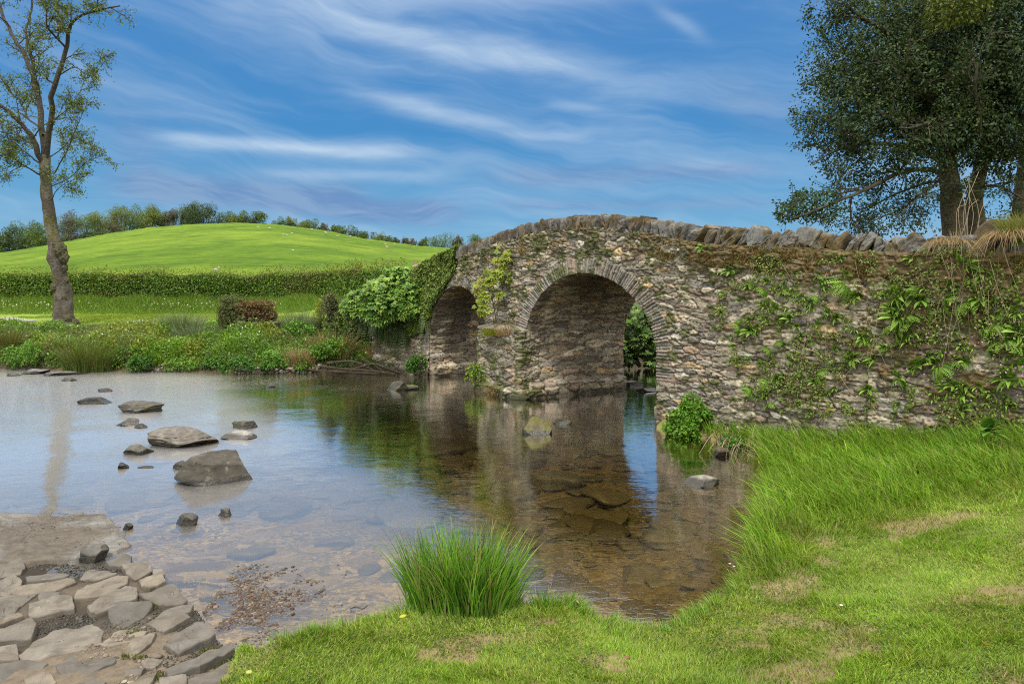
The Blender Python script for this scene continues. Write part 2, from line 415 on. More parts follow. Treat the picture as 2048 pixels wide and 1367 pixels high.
S1420, S1313 = s_of(1420), s_of(1330)
def terrain(X, Y):
    u = X / Y; inN = inside(X, Y, NEAR); inF = inside(X, Y, FAR); d = np.minimum(segdist(X, Y, NEAR[:-2], False), segdist(X, Y, FAR[:-2], False))
    nz = fbm(X * 1.3, Y * 1.3, None, 4, 3) - .5; nf = fbm(X * 7, Y * 7, None, 3, 8) - .5
    dfar = segdist(X, Y, NEAR[1:10], False)
    bed = -.02 - .10 * sm(d, 0, .8) - .28 * sm(dfar, 1.0, 5) * sm(d, 0, 1.6) + .10 * nz * sm(d, .1, 1) + .02 * nf
    lawn = .02 + .12 * sm(d, 0, .12) + .38 * sm(d, .1, 3.2) + .05 * nz + .012 * nf
    ford = np.minimum(.039 + (5.4 - Y) * .025, .004 + .14 * d) + .012 * nz + .012 * nf
    for cx, cy, r, a in ((-3.5, 5.45, .38, .09), (-4.3, 5.6, .5, .07), (-2.9, 4.62, .27, .09), (-3.25, 4.15, .35, .12), (-2.55, 5.25, .16, .05)):
        ford = ford - .5 * a * np.exp(-((X - cx) ** 2 + (Y - cy) ** 2) / r ** 2)
    near = np.where(X > LINE(Y), lawn, ford)
    bd, sv, D = backd(X, Y)
    right = (sv > S1313) & (bd > 0) & (X > 2)
    near = np.where(right, near + 1.6 * sm(bd, .1, .3) * sm(d, .1, .8), near)
    far = .02 + .38 * sm(d, 0, .3) + .75 * sm(d, .2, 2.4) + .15 * sm(d, 2, 7) + .12 * nz * sm(d, .2, 1)
    far = far + 1.05 * np.exp(-((X + 1.9) ** 2 / 5.5 + (Y - 22.3) ** 2 / 9.0)) * sm(d, 0, 1.2)
    hg = np.interp(X, [-60, -12, -5.2, -3.6], [34, 32.5, 25.5, 22.9]) if np.ndim(X) else 0
    far = far + .45 * sm(Y - hg, -1.6, 0) * sm(Y, 24, 27)
    hl = hill(u, Y); far = np.where(Y > 34, np.maximum(hl, 1.2) + .5 * nz * sm(Y, 60, 120), far + (1.9 - far) * sm(Y, 32, 34))
    z = np.where(inN, near, np.where(inF, far, bed))
    return z, inN, inF, d, right
def zter(x, y):
    return terrain(np.array([x], float), np.array([y], float))[0][0]
us = np.linspace(-1.75, 1.75, 620); Ys = np.geomspace(.8, 460, 470)
UU, YY = np.meshgrid(us, Ys, indexing='ij'); XX = UU * YY
ZZ, IN, IF_, DS, RT = terrain(XX, YY)
FQ = gridfaces(len(us), len(Ys)); VT = np.stack([XX, YY, ZZ], -1).reshape(-1, 3)
fc = VT[FQ].mean(1); cin = inside(fc[:, 0], fc[:, 1], NEAR); cif = inside(fc[:, 0], fc[:, 1], FAR)
n1 = fbm(VT[:, 0] * 1.1, VT[:, 1] * 1.1, None, 4, 21)[:, None]; n2 = fbm(VT[:, 0] * .05, VT[:, 1] * .09, None, 4, 31)[:, None]
def tcol(a, b, n, lo=.35, hi=.65): return np.array(a) + (np.array(b) - np.array(a)) * sm(n, lo, hi)
def submesh(name, mask, col, mat):
    f = FQ[mask]; idx, inv = np.unique(f, return_inverse=True)
    return mk(name, VT[idx], [inv.reshape(f.shape)], mat, col[idx])
# hillside pasture: mown-looking grass, faint tracks
m, n, out = new_mat('pasture')
tcn = n.new('ShaderNodeTexCoord'); a = n.new('ShaderNodeVertexColor'); a.layer_name = 'Col'
mp = n.new('ShaderNodeMapping'); n.l.new(tcn.outputs['Object'], mp.inputs[0]); mp.inputs['Scale'].default_value = (.25, .06, 1)
f1 = n.noise(mp.outputs[0], 1.0, 6, .6); f2 = n.noise(tcn.outputs['Object'], 1.4, 6, .75)
mp2 = n.new('ShaderNodeMapping'); n.l.new(tcn.outputs['Object'], mp2.inputs[0]); mp2.inputs['Scale'].default_value = (.12, 1.1, .3)
f3 = n.noise(mp2.outputs[0], 1.0, 5, .7)
c = n.mix(1.0, a.outputs[0], n.ramp(f1, [(.3, (.6, .70, .7)), (.7, (1.25, 1.18, 1.1))]), 'MULTIPLY')
c = n.mix(1.0, c, n.ramp(f2, [(.25, (.68, .74, .7)), (.7, (1.18, 1.14, 1.1))]), 'MULTIPLY')
c = n.mix(1.0, c, n.ramp(f3, [(.3, (.62, .70, .7)), (.55, (1.08, 1.06, 1.0))]), 'MULTIPLY')
p = n.new('ShaderNodeBsdfPrincipled'); n.l.new(c, p.inputs['Base Color']); p.inputs['Roughness'].default_value = .95; p.inputs['Specular IOR Level'].default_value = .1
b = n.new('ShaderNodeBump'); b.inputs['Strength'].default_value = .8; b.inputs['Distance'].default_value = .25; n.l.new(f2, b.inputs['Height']); n.l.new(b.outputs[0], p.inputs['Normal'])
n.l.new(p.outputs[0], out.inputs[0]); M['pasture'] = m
# stream bed
m, n, out = new_mat('stream bed')
tcn = n.new('ShaderNodeTexCoord'); ob = tcn.outputs['Object']
wob = n.noise(ob, 3, 3); v2 = n.new('ShaderNodeVectorMath', operation='ADD'); n.l.new(ob, v2.inputs[0]); n.l.new(n.comb(wob, wob, 0), v2.inputs[1])
c1 = n.voro(v2.outputs[0], 9, out=1); e1 = n.voro(v2.outputs[0], 9, 'DISTANCE_TO_EDGE'); c2 = n.voro(ob, 32, out=1)
sp = n.new('ShaderNodeSeparateColor'); n.l.new(c1, sp.inputs[0]); sp2 = n.new('ShaderNodeSeparateColor'); n.l.new(c2, sp2.inputs[0])
cc = n.ramp(sp.outputs[0], [(0, (.055, .033, .014)), (.4, (.11, .07, .03)), (.8, (.17, .11, .045)), (1, (.22, .155, .075))])
cf = n.ramp(sp2.outputs[0], [(0, (.04, .025, .012)), (.5, (.13, .085, .035)), (1, (.26, .18, .09))])
big = n.ss(n.noise(ob, 1.7, 4), .45, .58)
cc = n.mix(big, cc, cf); cc = n.mix(1.0, cc, n.ramp(n.noise(ob, .9, 5), [(.3, (.6, .62, .55)), (.7, (1.3, 1.25, 1.1))]), 'MULTIPLY')
p = n.new('ShaderNodeBsdfPrincipled'); vc = n.new('ShaderNodeVertexColor'); vc.layer_name = 'Col'; n.l.new(n.mix(1.0, cc, vc.outputs[0], 'MULTIPLY'), p.inputs['Base Color']); p.inputs['Roughness'].default_value = .9
b = n.new('ShaderNodeBump'); b.inputs['Distance'].default_value = .03; n.l.new(n.m('MINIMUM', e1, .12), b.inputs['Height']); n.l.new(b.outputs[0], p.inputs['Normal'])
n.l.new(p.outputs[0], out.inputs[0]); M['bed'] = m

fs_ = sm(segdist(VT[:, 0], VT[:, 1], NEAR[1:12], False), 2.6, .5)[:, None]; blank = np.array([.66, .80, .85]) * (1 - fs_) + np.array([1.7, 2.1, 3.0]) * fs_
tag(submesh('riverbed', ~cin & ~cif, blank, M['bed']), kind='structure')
lawnc = tcol((.12, .14, .03), (.19, .20, .05), n1); patch = fbm(VT[:, 0] * 2.1 + 4, VT[:, 1] * 2.1, None, 4, 77)[:, None]
lawnc = lawnc + (np.array([.22, .17, .085]) - lawnc) * sm(patch, .56, .68)
isl = fc[:, 0] > LINE(fc[:, 1])
tag(submesh('lawn', cin & isl, lawnc, M['ground']), kind='structure')
fordc = tcol((.075, .058, .04), (.17, .135, .095), n1)
fz = VT[:, 2:3]; fordc = fordc * (1 - .62 * sm(fz, .05, 0.0))
tag(submesh('ford_ground', cin & ~isl, fordc, M['earth']), kind='structure')
fdc = segdist(VT[:, 0], VT[:, 1], FAR[:-2], False)[:, None]
bankc = tcol((.035, .05, .014), (.06, .085, .02), n1)
mown = sm(fdc, 2.0, 2.6)*sm(VT[:, 0:1], -2.0, -3.5) ; bankc = bankc * (1 - mown) + mown * tcol((.15, .24, .02), (.20, .29, .028), n1)
bankc = bankc + (np.array([.05, .035, .02]) - bankc) * sm(fdc, .5, .1)
tag(submesh('far_bank', cif & (fc[:, 1] < 34), bankc, M['ground']), kind='structure')
hc = tcol((.105, .185, .018), (.15, .235, .026), n2, .3, .7)
tag(submesh('hillside', cif & (fc[:, 1] >= 34), hc, M['pasture']), kind='structure')
V = np.array([[-1500, -1500, -1.25], [1500, -1500, -1.25], [1500, 2500, -1.25], [-1500, 2500, -1.25]], float)
tag(mk('ground', V, [np.array([[0, 1, 2, 3]])], M['ground'], (.08, .12, .02)), kind='structure')

# ---- water: tinted clear body under a rippling mirror surface
m, n, out = new_mat('river water')
tcn = n.new('ShaderNodeTexCoord'); ob = tcn.outputs['Object']; sp = n.new('ShaderNodeSeparateXYZ'); n.l.new(ob, sp.inputs[0])
ox, oy, oz = sp.outputs
calm = n.noise(ob, .35, 3)
riff = n.ss(n.add(n.add(n.mul(ox, -.16), n.mul(oy, .12)), n.mul(n.sub(calm, .5), 4.0)), 1.9, 4.3)        # livelier water upstream of the stones and at far left
r1 = n.noise(n.comb(n.mul(ox, 1.0), n.mul(oy, 2.2), 0), 5.5, 3, .5, .3); r2 = n.noise(n.comb(n.mul(ox, .8), n.mul(oy, 2.0), 2), 15, 3, .55, .4); r3 = n.noise(ob, 1.3, 2)
hgt = n.add(n.add(n.mul(r3, .010), n.mul(r1, n.add(.0019, n.mul(riff, .030)))), n.mul(r2, n.add(.0009, n.mul(riff, .011))))
b = n.new('ShaderNodeBump'); b.inputs['Strength'].default_value = 1; b.inputs['Distance'].default_value = 1.0; n.l.new(hgt, b.inputs['Height'])
fr = n.new('ShaderNodeFresnel'); fr.inputs[0].default_value = 1.33; n.l.new(b.outputs[0], fr.inputs['Normal'])
fac = n.m('MINIMUM', n.add(n.mul(fr.outputs[0], 2.8), .01), .98)
tr = n.new('ShaderNodeBsdfTransparent'); tr.inputs[0].default_value = (.93, .82, .52, 1)
gl = n.new('ShaderNodeBsdfGlossy'); gl.inputs['Roughness'].default_value = .015; gl.inputs[0].default_value = (1, 1, 1, 1); n.l.new(b.outputs[0], gl.inputs['Normal'])
x = n.new('ShaderNodeMixShader'); g2 = n.new('ShaderNodeBsdfGlossy'); g2.inputs['Roughness'].default_value = .5; n.l.new(b.outputs[0], g2.inputs['Normal'])
gm = n.new('ShaderNodeMixShader'); ruf = n.ss(n.add(n.sub(n.mul(ox, -1.0), n.mul(oy, .62)), n.mul(n.sub(calm, .5), 1.5)), -4.2, -2.4); n.l.new(n.mul(ruf, .37), gm.inputs[0]); n.l.new(gl.outputs[0], gm.inputs[1]); n.l.new(g2.outputs[0], gm.inputs[2])
n.l.new(fac, x.inputs[0]); n.l.new(tr.outputs[0], x.inputs[1]); n.l.new(gm.outputs[0], x.inputs[2]); n.l.new(x.outputs[0], out.inputs[0])
M['water'] = m
V = np.array([[-60, 2.4, 0], [30, 2.4, 0], [30, 40, 0], [-60, 40, 0]], float)
tag(mk('river_water', V, [np.array([[0, 1, 2, 3]])], M['water'], smooth=False), kind='structure')

# ------------------------------------------------------------------ masonry relief
STONE = [(.21, .185, .145), (.26, .225, .175), (.17, .15, .125), (.30, .265, .21), (.19, .145, .12), (.24, .18, .13), (.33, .31, .275), (.145, .135, .125), (.34, .25, .15), (.22, .20, .17)]
SW = np.array([5, 5, 4, 4, 3.5, 2, 1.6, 3, .9, 4]); SW = SW / SW.sum()
def stones(u, v, seed, cw=.25, ch=.066, drop=.28):
    """irregular coursed rubble: relief height, colour for points u (along) and v (up)"""
    wu = u + .05 * (fbm(u * 3, v * 3, None, 3, seed + 1) - .5) + .02 * (vn(u * 16, v * 16, None, seed + 2) - .5)
    wv = v + .12 * (fbm(u * 1.1, v * 1.6, None, 3, seed + 3) - .5) + .024 * (vn(u * 11, v * 11, None, seed + 4) - .5)
    zz_ = .85 + .75 * sm(fbm(u * .8, v * 1.3, None, 3, seed + 18), .42, .60); ci = np.floor(wu / cw).astype(int); cj = np.floor(wv / ch).astype(int)
    f1 = np.full(u.shape, 9.); f2 = np.full(u.shape, 9.); ida = np.zeros(u.shape); idb = np.zeros(u.shape); tilt = np.zeros(u.shape)
    for di in range(-2, 3):
        for dj in range(-3, 4):
            i, j = ci + di, cj + dj; k = np.zeros_like(i)
            keep = h3(i, j, k, seed + 5) > drop
            su = (i + .5 + .85 * (h3(i, j, k, seed + 6) - .5) + .5 * (j % 2)) * cw; sv = (j + .5 + .55 * (h3(i, j, k, seed + 7) - .5)) * ch
            du = np.abs(wu - su) / cw; dv = np.abs(wv - sv) / ch; sk = h3(i, j, k, seed + 8)
            d = (du ** 2.6 + (dv * (.75 + .5 * sk)) ** 2.6) ** (1 / 2.6)
            d = np.where(keep, d, 9.)
            b = d < f1; f2 = np.where(b, f1, np.minimum(f2, d)); r = h3(i, j, k, seed + 9); r2 = h3(i, j, k, seed + 10)
            ida = np.where(b, r, ida); idb = np.where(b, r2, idb)
            tilt = np.where(b, (wv - sv) / ch * (sk - .3) * .5 + (wu - su) / cw * (r2 - .5), tilt); f1 = np.where(b, d, f1)
    e = f2 - f1; edge = sm(e, .015, .17)
    lump = fbm(u * 9, v * 16, None, 4, seed + 12) - .5; fine = fbm(u * 30, v * 70, None, 3, seed + 13) - .5; rid = np.abs(fbm(u * 7, v * 34, None, 3, seed + 17) - .5)
    hh = 1.15 * (edge * (.016 + .036 * ida) + edge * .036 * tilt + .022 * lump + .016 * fine - .04 * rid * edge)
    k = np.searchsorted(np.cumsum(SW), idb * .999); c = np.array(STONE)[np.clip(k, 0, len(STONE) - 1)] * (.58 + .85 * ((ida * 7.31) % 1))[..., None]
    c = c * (1 + .6 * lump + .7 * fine - 1.2 * rid)[..., None] * np.array([1.42, 1.43, 1.36])
    mort = np.array([.17, .145, .11]) * (.75 + .5 * fbm(u * 2.3, v * 2.3, None, 3, seed + 15))[..., None]
    jm = (sm(e, .12, .02) * (.35 + .65 * sm(fbm(u * 1.7, v * 1.7, None, 3, seed + 16), .42, .55)))[..., None]; c = c * (1 - jm) + mort * jm * .45
    return hh, c, edge
def moss(c, hh, amt, u, v, seed, mc=(.13, .10, .025), th=.12):
    n = .6 * fbm(u * 4, v * 5, None, 4, seed) + .4 * fbm(u * 18, v * 26, None, 3, seed + 2); k = sm(n, .60 - .36 * amt, .68 - .36 * amt) * (amt > .01)
    cl = np.array(mc) * (.6 + .9 * fbm(u * 30, v * 30, None, 3, seed + 1))[..., None]
    return c * (1 - .9 * k[..., None]) + cl * .9 * k[..., None], hh + k * th * .25 * (.5 + fbm(u * 22, v * 22, None, 3, seed + 3))
def archq(s, z, a):
    return np.where(z < a[2], np.abs(s - a[0]) / a[1], np.sqrt(((s - a[0]) / a[1]) ** 2 + (np.maximum(z - a[2], 0) / a[3]) ** 2))
def ringco(s, z, a):
    """distance outside the arch edge and the position along it"""
    th = np.arctan2(np.maximum(z - a[2], 0) / a[3], (s - a[0]) / a[1])
    q = archq(s, z, a); rad = np.where(z < a[2], a[1], np.hypot(a[1] * np.cos(th), a[3] * np.sin(th)))
    tt = np.linspace(0, np.pi, 400); L = np.concatenate([[0], np.cumsum(np.hypot(np.diff(a[1] * np.cos(tt)), np.diff(a[3] * np.sin(tt))))])
    al = np.interp(th, tt, L); al = np.where((z < a[2]) & (s > a[0]), z - a[2], np.where((z < a[2]), L[-1] + a[2] - z, al))
    return (q - 1) * rad, al
def wtop(s): return ztop(s) - .66 * COPH(x_of(s)) * sm(x_of(s), 905, 925)
def face_wall(name, parent, s0, s1, step, off=0.0, flip=False, seed=100, zmin=-.45, detail=True, topf=wtop):
    ns = max(3, int((s1 - s0) / step)); sv = np.linspace(s0, s1, ns); zt = topf(sv).max(); nz = int((zt - zmin) / step); zv = np.linspace(zmin, zt, nz)
    S, Z = np.meshgrid(sv, zv, indexing='ij'); T = np.broadcast_to(topf(sv)[:, None], S.shape)
    dead = Z > T; Zs = np.minimum(Z, T)
    for a in ARCH:
        q = archq(S, Zs, a); ins = q < 1; dead |= ins
        up = ins & (Zs > a[2]); lo = ins & ~up; qq = np.maximum(q, .05)
        S = np.where(up, a[0] + (S - a[0]) / qq, np.where(lo, a[0] + np.sign(S - a[0]) * a[1], S)); Zs = np.where(up, a[2] + (Zs - a[2]) / qq, Zs)
    if detail:
        hh, c, edge = stones(S, Zs, seed)
        hh *= sm(T - Zs, -.01, .05) * .5 + .5
        for a in ARCH:
            d, al = ringco(S, Zs, a); dep = .30 + .08 * (vn(al * 14, al * 0, None, 4) - .5) + .05 * (vn(al * 3, al * 0, None, 14) - .5)
            inr = sm(d, dep, dep - .02) * sm(Zs, a[2] - .55, a[2] - .25)
            wv = al + .012 * (vn(S * 20, Z * 20, None, 5) - .5) + .05 * d * (vn(al * 2, al * 0, None, 15) - .5); kk = np.floor(wv / .052); fr_ = wv / .052 - kk
            ed = sm(np.minimum(fr_, 1 - fr_), .0, .22); r = h3(kk.astype(int), kk.astype(int) * 0, kk.astype(int) * 0, 88); r2 = h3(kk.astype(int), kk.astype(int) * 0 + 5, kk.astype(int) * 0, 89)
            rh = ed * (.022 + .038 * r) + .014 * (fbm(S * 25, Z * 25, None, 3, 9) - .5) + .012
            rc = np.array([.25, .235, .205]) * (.62 + .7 * r2)[..., None] * (1 + .6 * (fbm(S * 22, Z * 22, None, 3, 19) - .5))[..., None] * (.35 + .65 * ed)[..., None]
            rc = rc * np.where(r2[..., None] > .8, np.array([1.05, .9, .82]), 1)
            hh = hh * (1 - inr) + rh * inr; c = c * (1 - inr[..., None]) + rc * inr[..., None]
        x = x_of(S); top = sm(T - Zs, .55, .05)
        c, hh = moss(c, hh, np.clip(top * .75 * sm(x, 1150, 1500) + .30 * sm(x, 1440, 1800) * sm(Zs, .4, 1.4) + .12 * sm(x, 1750, 2000) + .22 * sm(x, 1300, 1500) * top + .12 * top, 0, 1), S, Zs, seed + 40, (.12, .085, .03))
        c, hh = moss(c, hh, .22 * sm(Zs, .9, 2.4) * sm(x, 1500, 900) + .10, S + 7, Zs, seed + 50, (.07, .085, .02), .08)
        rd = sm(x, 1700, 1900) * sm(fbm(S * .9, Zs * 1.2, None, 3, 61), .4, .6); c = c * (1 - .45 * rd[..., None]) + np.array([.085, .05, .032]) * .45 * rd[..., None]
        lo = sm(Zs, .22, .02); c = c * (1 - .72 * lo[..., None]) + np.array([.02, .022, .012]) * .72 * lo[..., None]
        bulge = .09 * (fbm(S * .8, Zs * .9, None, 3, 71) - .5)
    else:
        hh = .03 * (fbm(S * 6, Zs * 9, None, 3, seed) - .5); c = np.full(S.shape + (3,), .17); bulge = 0
    px, py, nx, ny = plan(S); o = off + hh + bulge
    V = np.stack([px + nx * o, py + ny * o, Zs], -1).reshape(-1, 3); Fq = gridfaces(*S.shape)
    ok = ~dead.ravel()[Fq].all(1); Fq = Fq[ok]
    if not flip: Fq = Fq[:, ::-1]
    idx, inv = np.unique(Fq, return_inverse=True)
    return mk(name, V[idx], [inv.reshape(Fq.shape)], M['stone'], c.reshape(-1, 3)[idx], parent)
bx, by, _, _ = plan(np.array([s_of(1060)]))
bridge = empty('stone_bridge', (0, 0, 0), label='old rubble stone bridge with two arches and a long mossy parapet wall', cat='bridge')
SJ = s_of(1738)
face_wall('spandrel_wall', bridge, 0.0, SJ, .0145)
def topr(s): return ztop(s)
face_wall('approach_wall', bridge, SJ, SMAX, .0135, off=.02, seed=300)
face_wall('rear_wall', bridge, 0.0, s_of(2040), .09, off=-WID, flip=True, detail=False, topf=lambda s: ztop(s) - .9)
# parapet thickness: inner faces and tops (the top is under the coping), roadway
def strip(name, rows, mat, col, step=.12, jit=.02, s0=0.0, s1=SMAX):
    sv = np.arange(s0, s1, step); px, py, nx, ny = plan(sv); L = []
    for off, dz, zref in rows: L.append(np.stack([px + nx * off, py + ny * off, wtop(sv) + dz], -1))
    V = np.stack(L, 1); V = V + jit * (rng.random(V.shape) - .5)
    return mk(name, V.reshape(-1, 3), [gridfaces(len(sv), len(rows))], mat, col, bridge)
strip('parapet_core', [(.0, -.0, 'top'), (-.36, -.0, 'top'), (-.38, -.6, 'top')], M['stone'], (.15, .13, .1))
strip('roadway', [(-.40, -.55, 'top'), (-1.4, -.5, 'top'), (-WID + .35, -.55, 'top')], M['earth'], (.09, .085, .08))
strip('rear_parapet', [(-WID + .38, -.85, 'top'), (-WID + .38, -.1, 'top'), (-WID, -.1, 'top'), (-WID, -.95, 'top')], M['stone'], (.15, .13, .1), s1=s_of(2040))

# arch soffits: stones laid along the barrel
for k, a in enumerate(ARCH):
    tt = np.linspace(0, np.pi, 200); cx = a[0] + a[1] * np.cos(tt); cz = a[2] + a[3] * np.sin(tt)
    cx = np.concatenate([[cx[0]], cx, [cx[-1]]]); cz = np.concatenate([[-.45], cz, [-.45]])
    L = np.concatenate([[0], np.cumsum(np.hypot(np.diff(cx), np.diff(cz)))]); lv = np.linspace(0, L[-1], int(L[-1] / .022)); wv = np.linspace(-.03, WID + .05, 120)
    cxs, czs = np.interp(lv, L, cx), np.interp(lv, L, cz); A, W_ = np.meshgrid(lv, wv, indexing='ij')
    nxs = np.gradient(czs, lv); nzs = -np.gradient(cxs, lv)            # into the stone is +, into the opening is -
    hh, c, e = stones(W_ * 1.0, A, 500 + 30 * k, .34, .075, .3)
    Z0 = czs[:, None] + 0 * W_
    c = c * np.array([.96, .93, .88]) * 1.4; stain = sm(fbm(W_ * 1.1, A * .8, None, 4, 91 + k), .5, .62) * sm(Z0, .2, 1.2)
    c = c * (1 - .6 * stain[..., None]) + np.array([.035, .03, .025]) * .6 * stain[..., None]
    lime = sm(fbm(W_ * 2.2, A * 1.4, None, 5, 97 + k), .56, .68) * .35; c = c * (1 - lime[..., None]) + np.array([.30, .27, .23]) * lime[..., None]
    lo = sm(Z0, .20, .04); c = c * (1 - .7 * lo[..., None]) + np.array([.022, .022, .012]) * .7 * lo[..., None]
    foot = .10 * sm(Z0, .34, .28) * 1.0
    o = hh * .8 * sm(W_, -.03, .03) + foot * sm(W_, .0, .05)
    px, py, nx, ny = plan(cxs); tx, ty = -ny, nx
    V = np.stack([px[:, None] - nx[:, None] * W_ - tx[:, None] * o * nxs[:, None] , py[:, None] - ny[:, None] * W_ - ty[:, None] * o * nxs[:, None], Z0 - o * nzs[:, None]], -1)
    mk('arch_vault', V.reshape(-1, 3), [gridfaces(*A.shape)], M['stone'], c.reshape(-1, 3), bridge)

# projecting pier foot with a sloping ledge
sA, sB = s_of(969), s_of(1053) + .01; PL = []
pa, pb = plan(np.array([sA]))[:], plan(np.array([sB]))[:]
def pp(s, o):
    X, Y, nx, ny = plan(np.array([s])); return np.array([X[0] + nx[0] * o, Y[0] + ny[0] * o])
corners = [pp(sA, -.1), pp(sA, .15), pp(sB - .0, .19), pp(sB, -.3)]
SEG = [np.linalg.norm(corners[i + 1] - corners[i]) for i in range(3)]; CL = np.concatenate([[0], np.cumsum(SEG)])
lv = np.linspace(0, CL[-1], int(CL[-1] / .0145)); zv = np.linspace(-.45, 1.46, 132); A, Z = np.meshgrid(lv, zv, indexing='ij')
hh, c, e = stones(A, Z, 720, .33, .10, .3); cx = np.interp(lv, CL, [p[0] for p in corners]); cy = np.interp(lv, CL, [p[1] for p in corners])
g1 = norm(np.stack([np.gradient(cy), -np.gradient(cx)], 1)); 
for _ in range(4): g1[1:-1] = (g1[:-2] + g1[1:-1] + g1[2:]) / 3
sgn = 1
foot = .09 * sm(Z, .22, .16); lo = sm(Z, .22, .02)
c, hh = moss(c, hh, .35 * sm(Z, .35, .1) + .2, A, Z, 733, (.07, .085, .02)); c = c * 1.08
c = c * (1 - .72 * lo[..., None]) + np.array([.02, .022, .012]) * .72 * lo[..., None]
o = hh + foot
V = np.stack([cx[:, None] + g1[:, 0:1] * o, cy[:, None] + g1[:, 1:2] * o, Z], -1)
V[:, -1, 2] += .05 * (vn(lv * 6, lv * 0, None, 3) - .5)
top = V[:, -1].copy(); ctr = np.array([*pp((sA + sB) / 2, -.05), 1.62])
t2 = top * .45 + ctr * .55; t2[:, 2] += .02; V = np.concatenate([V, t2[:, None], np.broadcast_to(ctr, top.shape)[:, None]], 1)
cc = np.concatenate([c, np.full((len(lv), 2, 3), .09) * np.array([1.2, 1.0, .6])], 1)
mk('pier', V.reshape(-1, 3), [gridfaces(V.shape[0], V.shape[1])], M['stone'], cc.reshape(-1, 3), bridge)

# coping: upright slabs set on edge, leaning this way and that
def coping():
    parts = []; s = s_of(905); k = 0; BOX = rock(1, 1, 1, 1, 3, 0, 0)
    while s < s_of(2300):
        x = x_of(s); k += 1; r = np.random.default_rng(k + 50); big = np.interp(x, [900, 1250, 1420, 2200], [.06, .075, .12, .14])
        wdt = big * r.uniform(.6, 1.45); hgt = float(COPH(x)) * r.uniform(.82, 1.13) * (1 if x < 1400 else r.uniform(.85, 1.15))
        V, Fc = rock(k * 3 + 1, wdt * 1.06, .46 * r.uniform(.9, 1.15), hgt * 1.02, 4, 5, .17, 1.35, 2.6, 0, .66)
        lean = R(r.normal(-4 if x < 1350 else 24, 7 if x < 1350 else 13)); V = rotx(V, R(r.normal(0, 5))); V = roty(V, lean)
        X, Y, nx, ny = plan(np.array([s])); V = rotz(V, math.atan2(-ny[0], -nx[0]) - math.pi / 2 + R(r.normal(0, 7)))
        # local x runs along the wall
        base_z = float(ztop(np.array([s]))[0]) - float(COPH(x)) * .5 + r.uniform(-.02, .02) * (1 if x < 1400 else 1.6)
        V = V + np.array([X[0] - nx[0] * .17, Y[0] - ny[0] * .17, base_z])
        col = np.array([(.235, .235, .215), (.20, .195, .175), (.27, .275, .26), (.16, .15, .13), (.29, .23, .16), (.19, .17, .145)][r.choice(6)]) * r.uniform(.27, .56)
        n_ = fbm(V[:, 0] * 6, V[:, 1] * 6, V[:, 2] * 6, 4, 5)[:, None]; ms = sm(n_, .56 - .10 * float(sm(x, 1200, 1500)), .60)
        cv = col * (.75 + .5 * fbm(V[:, 0] * 14, V[:, 1] * 14, V[:, 2] * 14, 3, 7)[:, None]); cv = cv * (1 - ms) + np.array([.095, .07, .028]) * ms
        blue = sm(fbm(V[:, 0] * 3 + 9, V[:, 1] * 3, V[:, 2] * 3, 2, 15)[:, None], .5, .62); cv = cv * (1 - .35 * blue) + np.array([.25, .26, .26]) * .35 * blue
        parts.append((V, [Fc], cv)); s += wdt * (.93 if x < 1400 else .9)
    V, Fc, C = cat_meshes(parts); mk('coping', V, Fc, M['stone'], C, bridge, smooth=False)
coping()
# moss cushions over the coping joints on the right
def moss_cushions():
    P = []
    for q in range(16000):
        pass
    n = 26000; s = rng.uniform(s_of(1300), s_of(2250), n); zt = ztop(s); X, Y, nx, ny = plan(s)
    v = rng.beta(2, 2.5, n); z = zt - .62 + v * .42; cl = fbm(s * 4, z * 5, None, 4, 44)
    k = cl > .53; s, z, X, Y, nx, ny = [t[k] for t in (s, z, X, Y, nx, ny)]; n = len(s)
    o = rng.uniform(.0, .09, n); P = np.stack([X + nx * o, Y + ny * o, z], 1); D = norm(rand_dirs(n) * .6 + np.stack([nx, ny, 0 * nx], 1) * .5 + np.array([0, 0, -.7]))
    V, Fq, C = leaves(P, D, rand_dirs(n), rng.uniform(.02, .06, n), .012, pal([(.16, .10, .03), (.12, .09, .025), (.20, .13, .035), (.09, .085, .02)], n))
    tag(mk('moss_tufts', V, Fq, M['dry'], C), kind='stuff', label='rusty orange moss hanging under the coping stones of the wall', cat='moss')
moss_cushions()

# ------------------------------------------------------------------ placing on the ground
def zfast(X, Y):
    X = np.asarray(X, float); Y = np.asarray(Y, float)
    fu = np.clip((X / Y - us[0]) / (us[1] - us[0]), 0, len(us) - 1.001); fy = np.clip(np.interp(Y, Ys, np.arange(len(Ys))), 0, len(Ys) - 1.001)
    i, j = fu.astype(int), fy.astype(int); a, b = fu - i, fy - j
    return (ZZ[i, j] * (1 - a) + ZZ[i + 1, j] * a) * (1 - b) + (ZZ[i, j + 1] * (1 - a) + ZZ[i + 1, j + 1] * a) * b
YG = np.geomspace(2, 300, 1600)
def gp(x, y, ymin=2.0):
    """ground point seen at photo position x, y"""
    u = (x - 1024) / F; z = np.maximum(zfast(u * YG, YG), 0); r = H + (YH - y) / F * YG
    k = np.argmax((r < z) & (YG > ymin)); Y = YG[k]; return np.array([u * Y, Y, z[k]])
def sample(n, u0, u1, y0, y1, pw=1.3):
    u = rng.uniform(u0, u1, n); t = rng.random(n); q = 1 - pw
    Y = (y0 ** q + t * (y1 ** q - y0 ** q)) ** (1 / q); return u * Y, Y

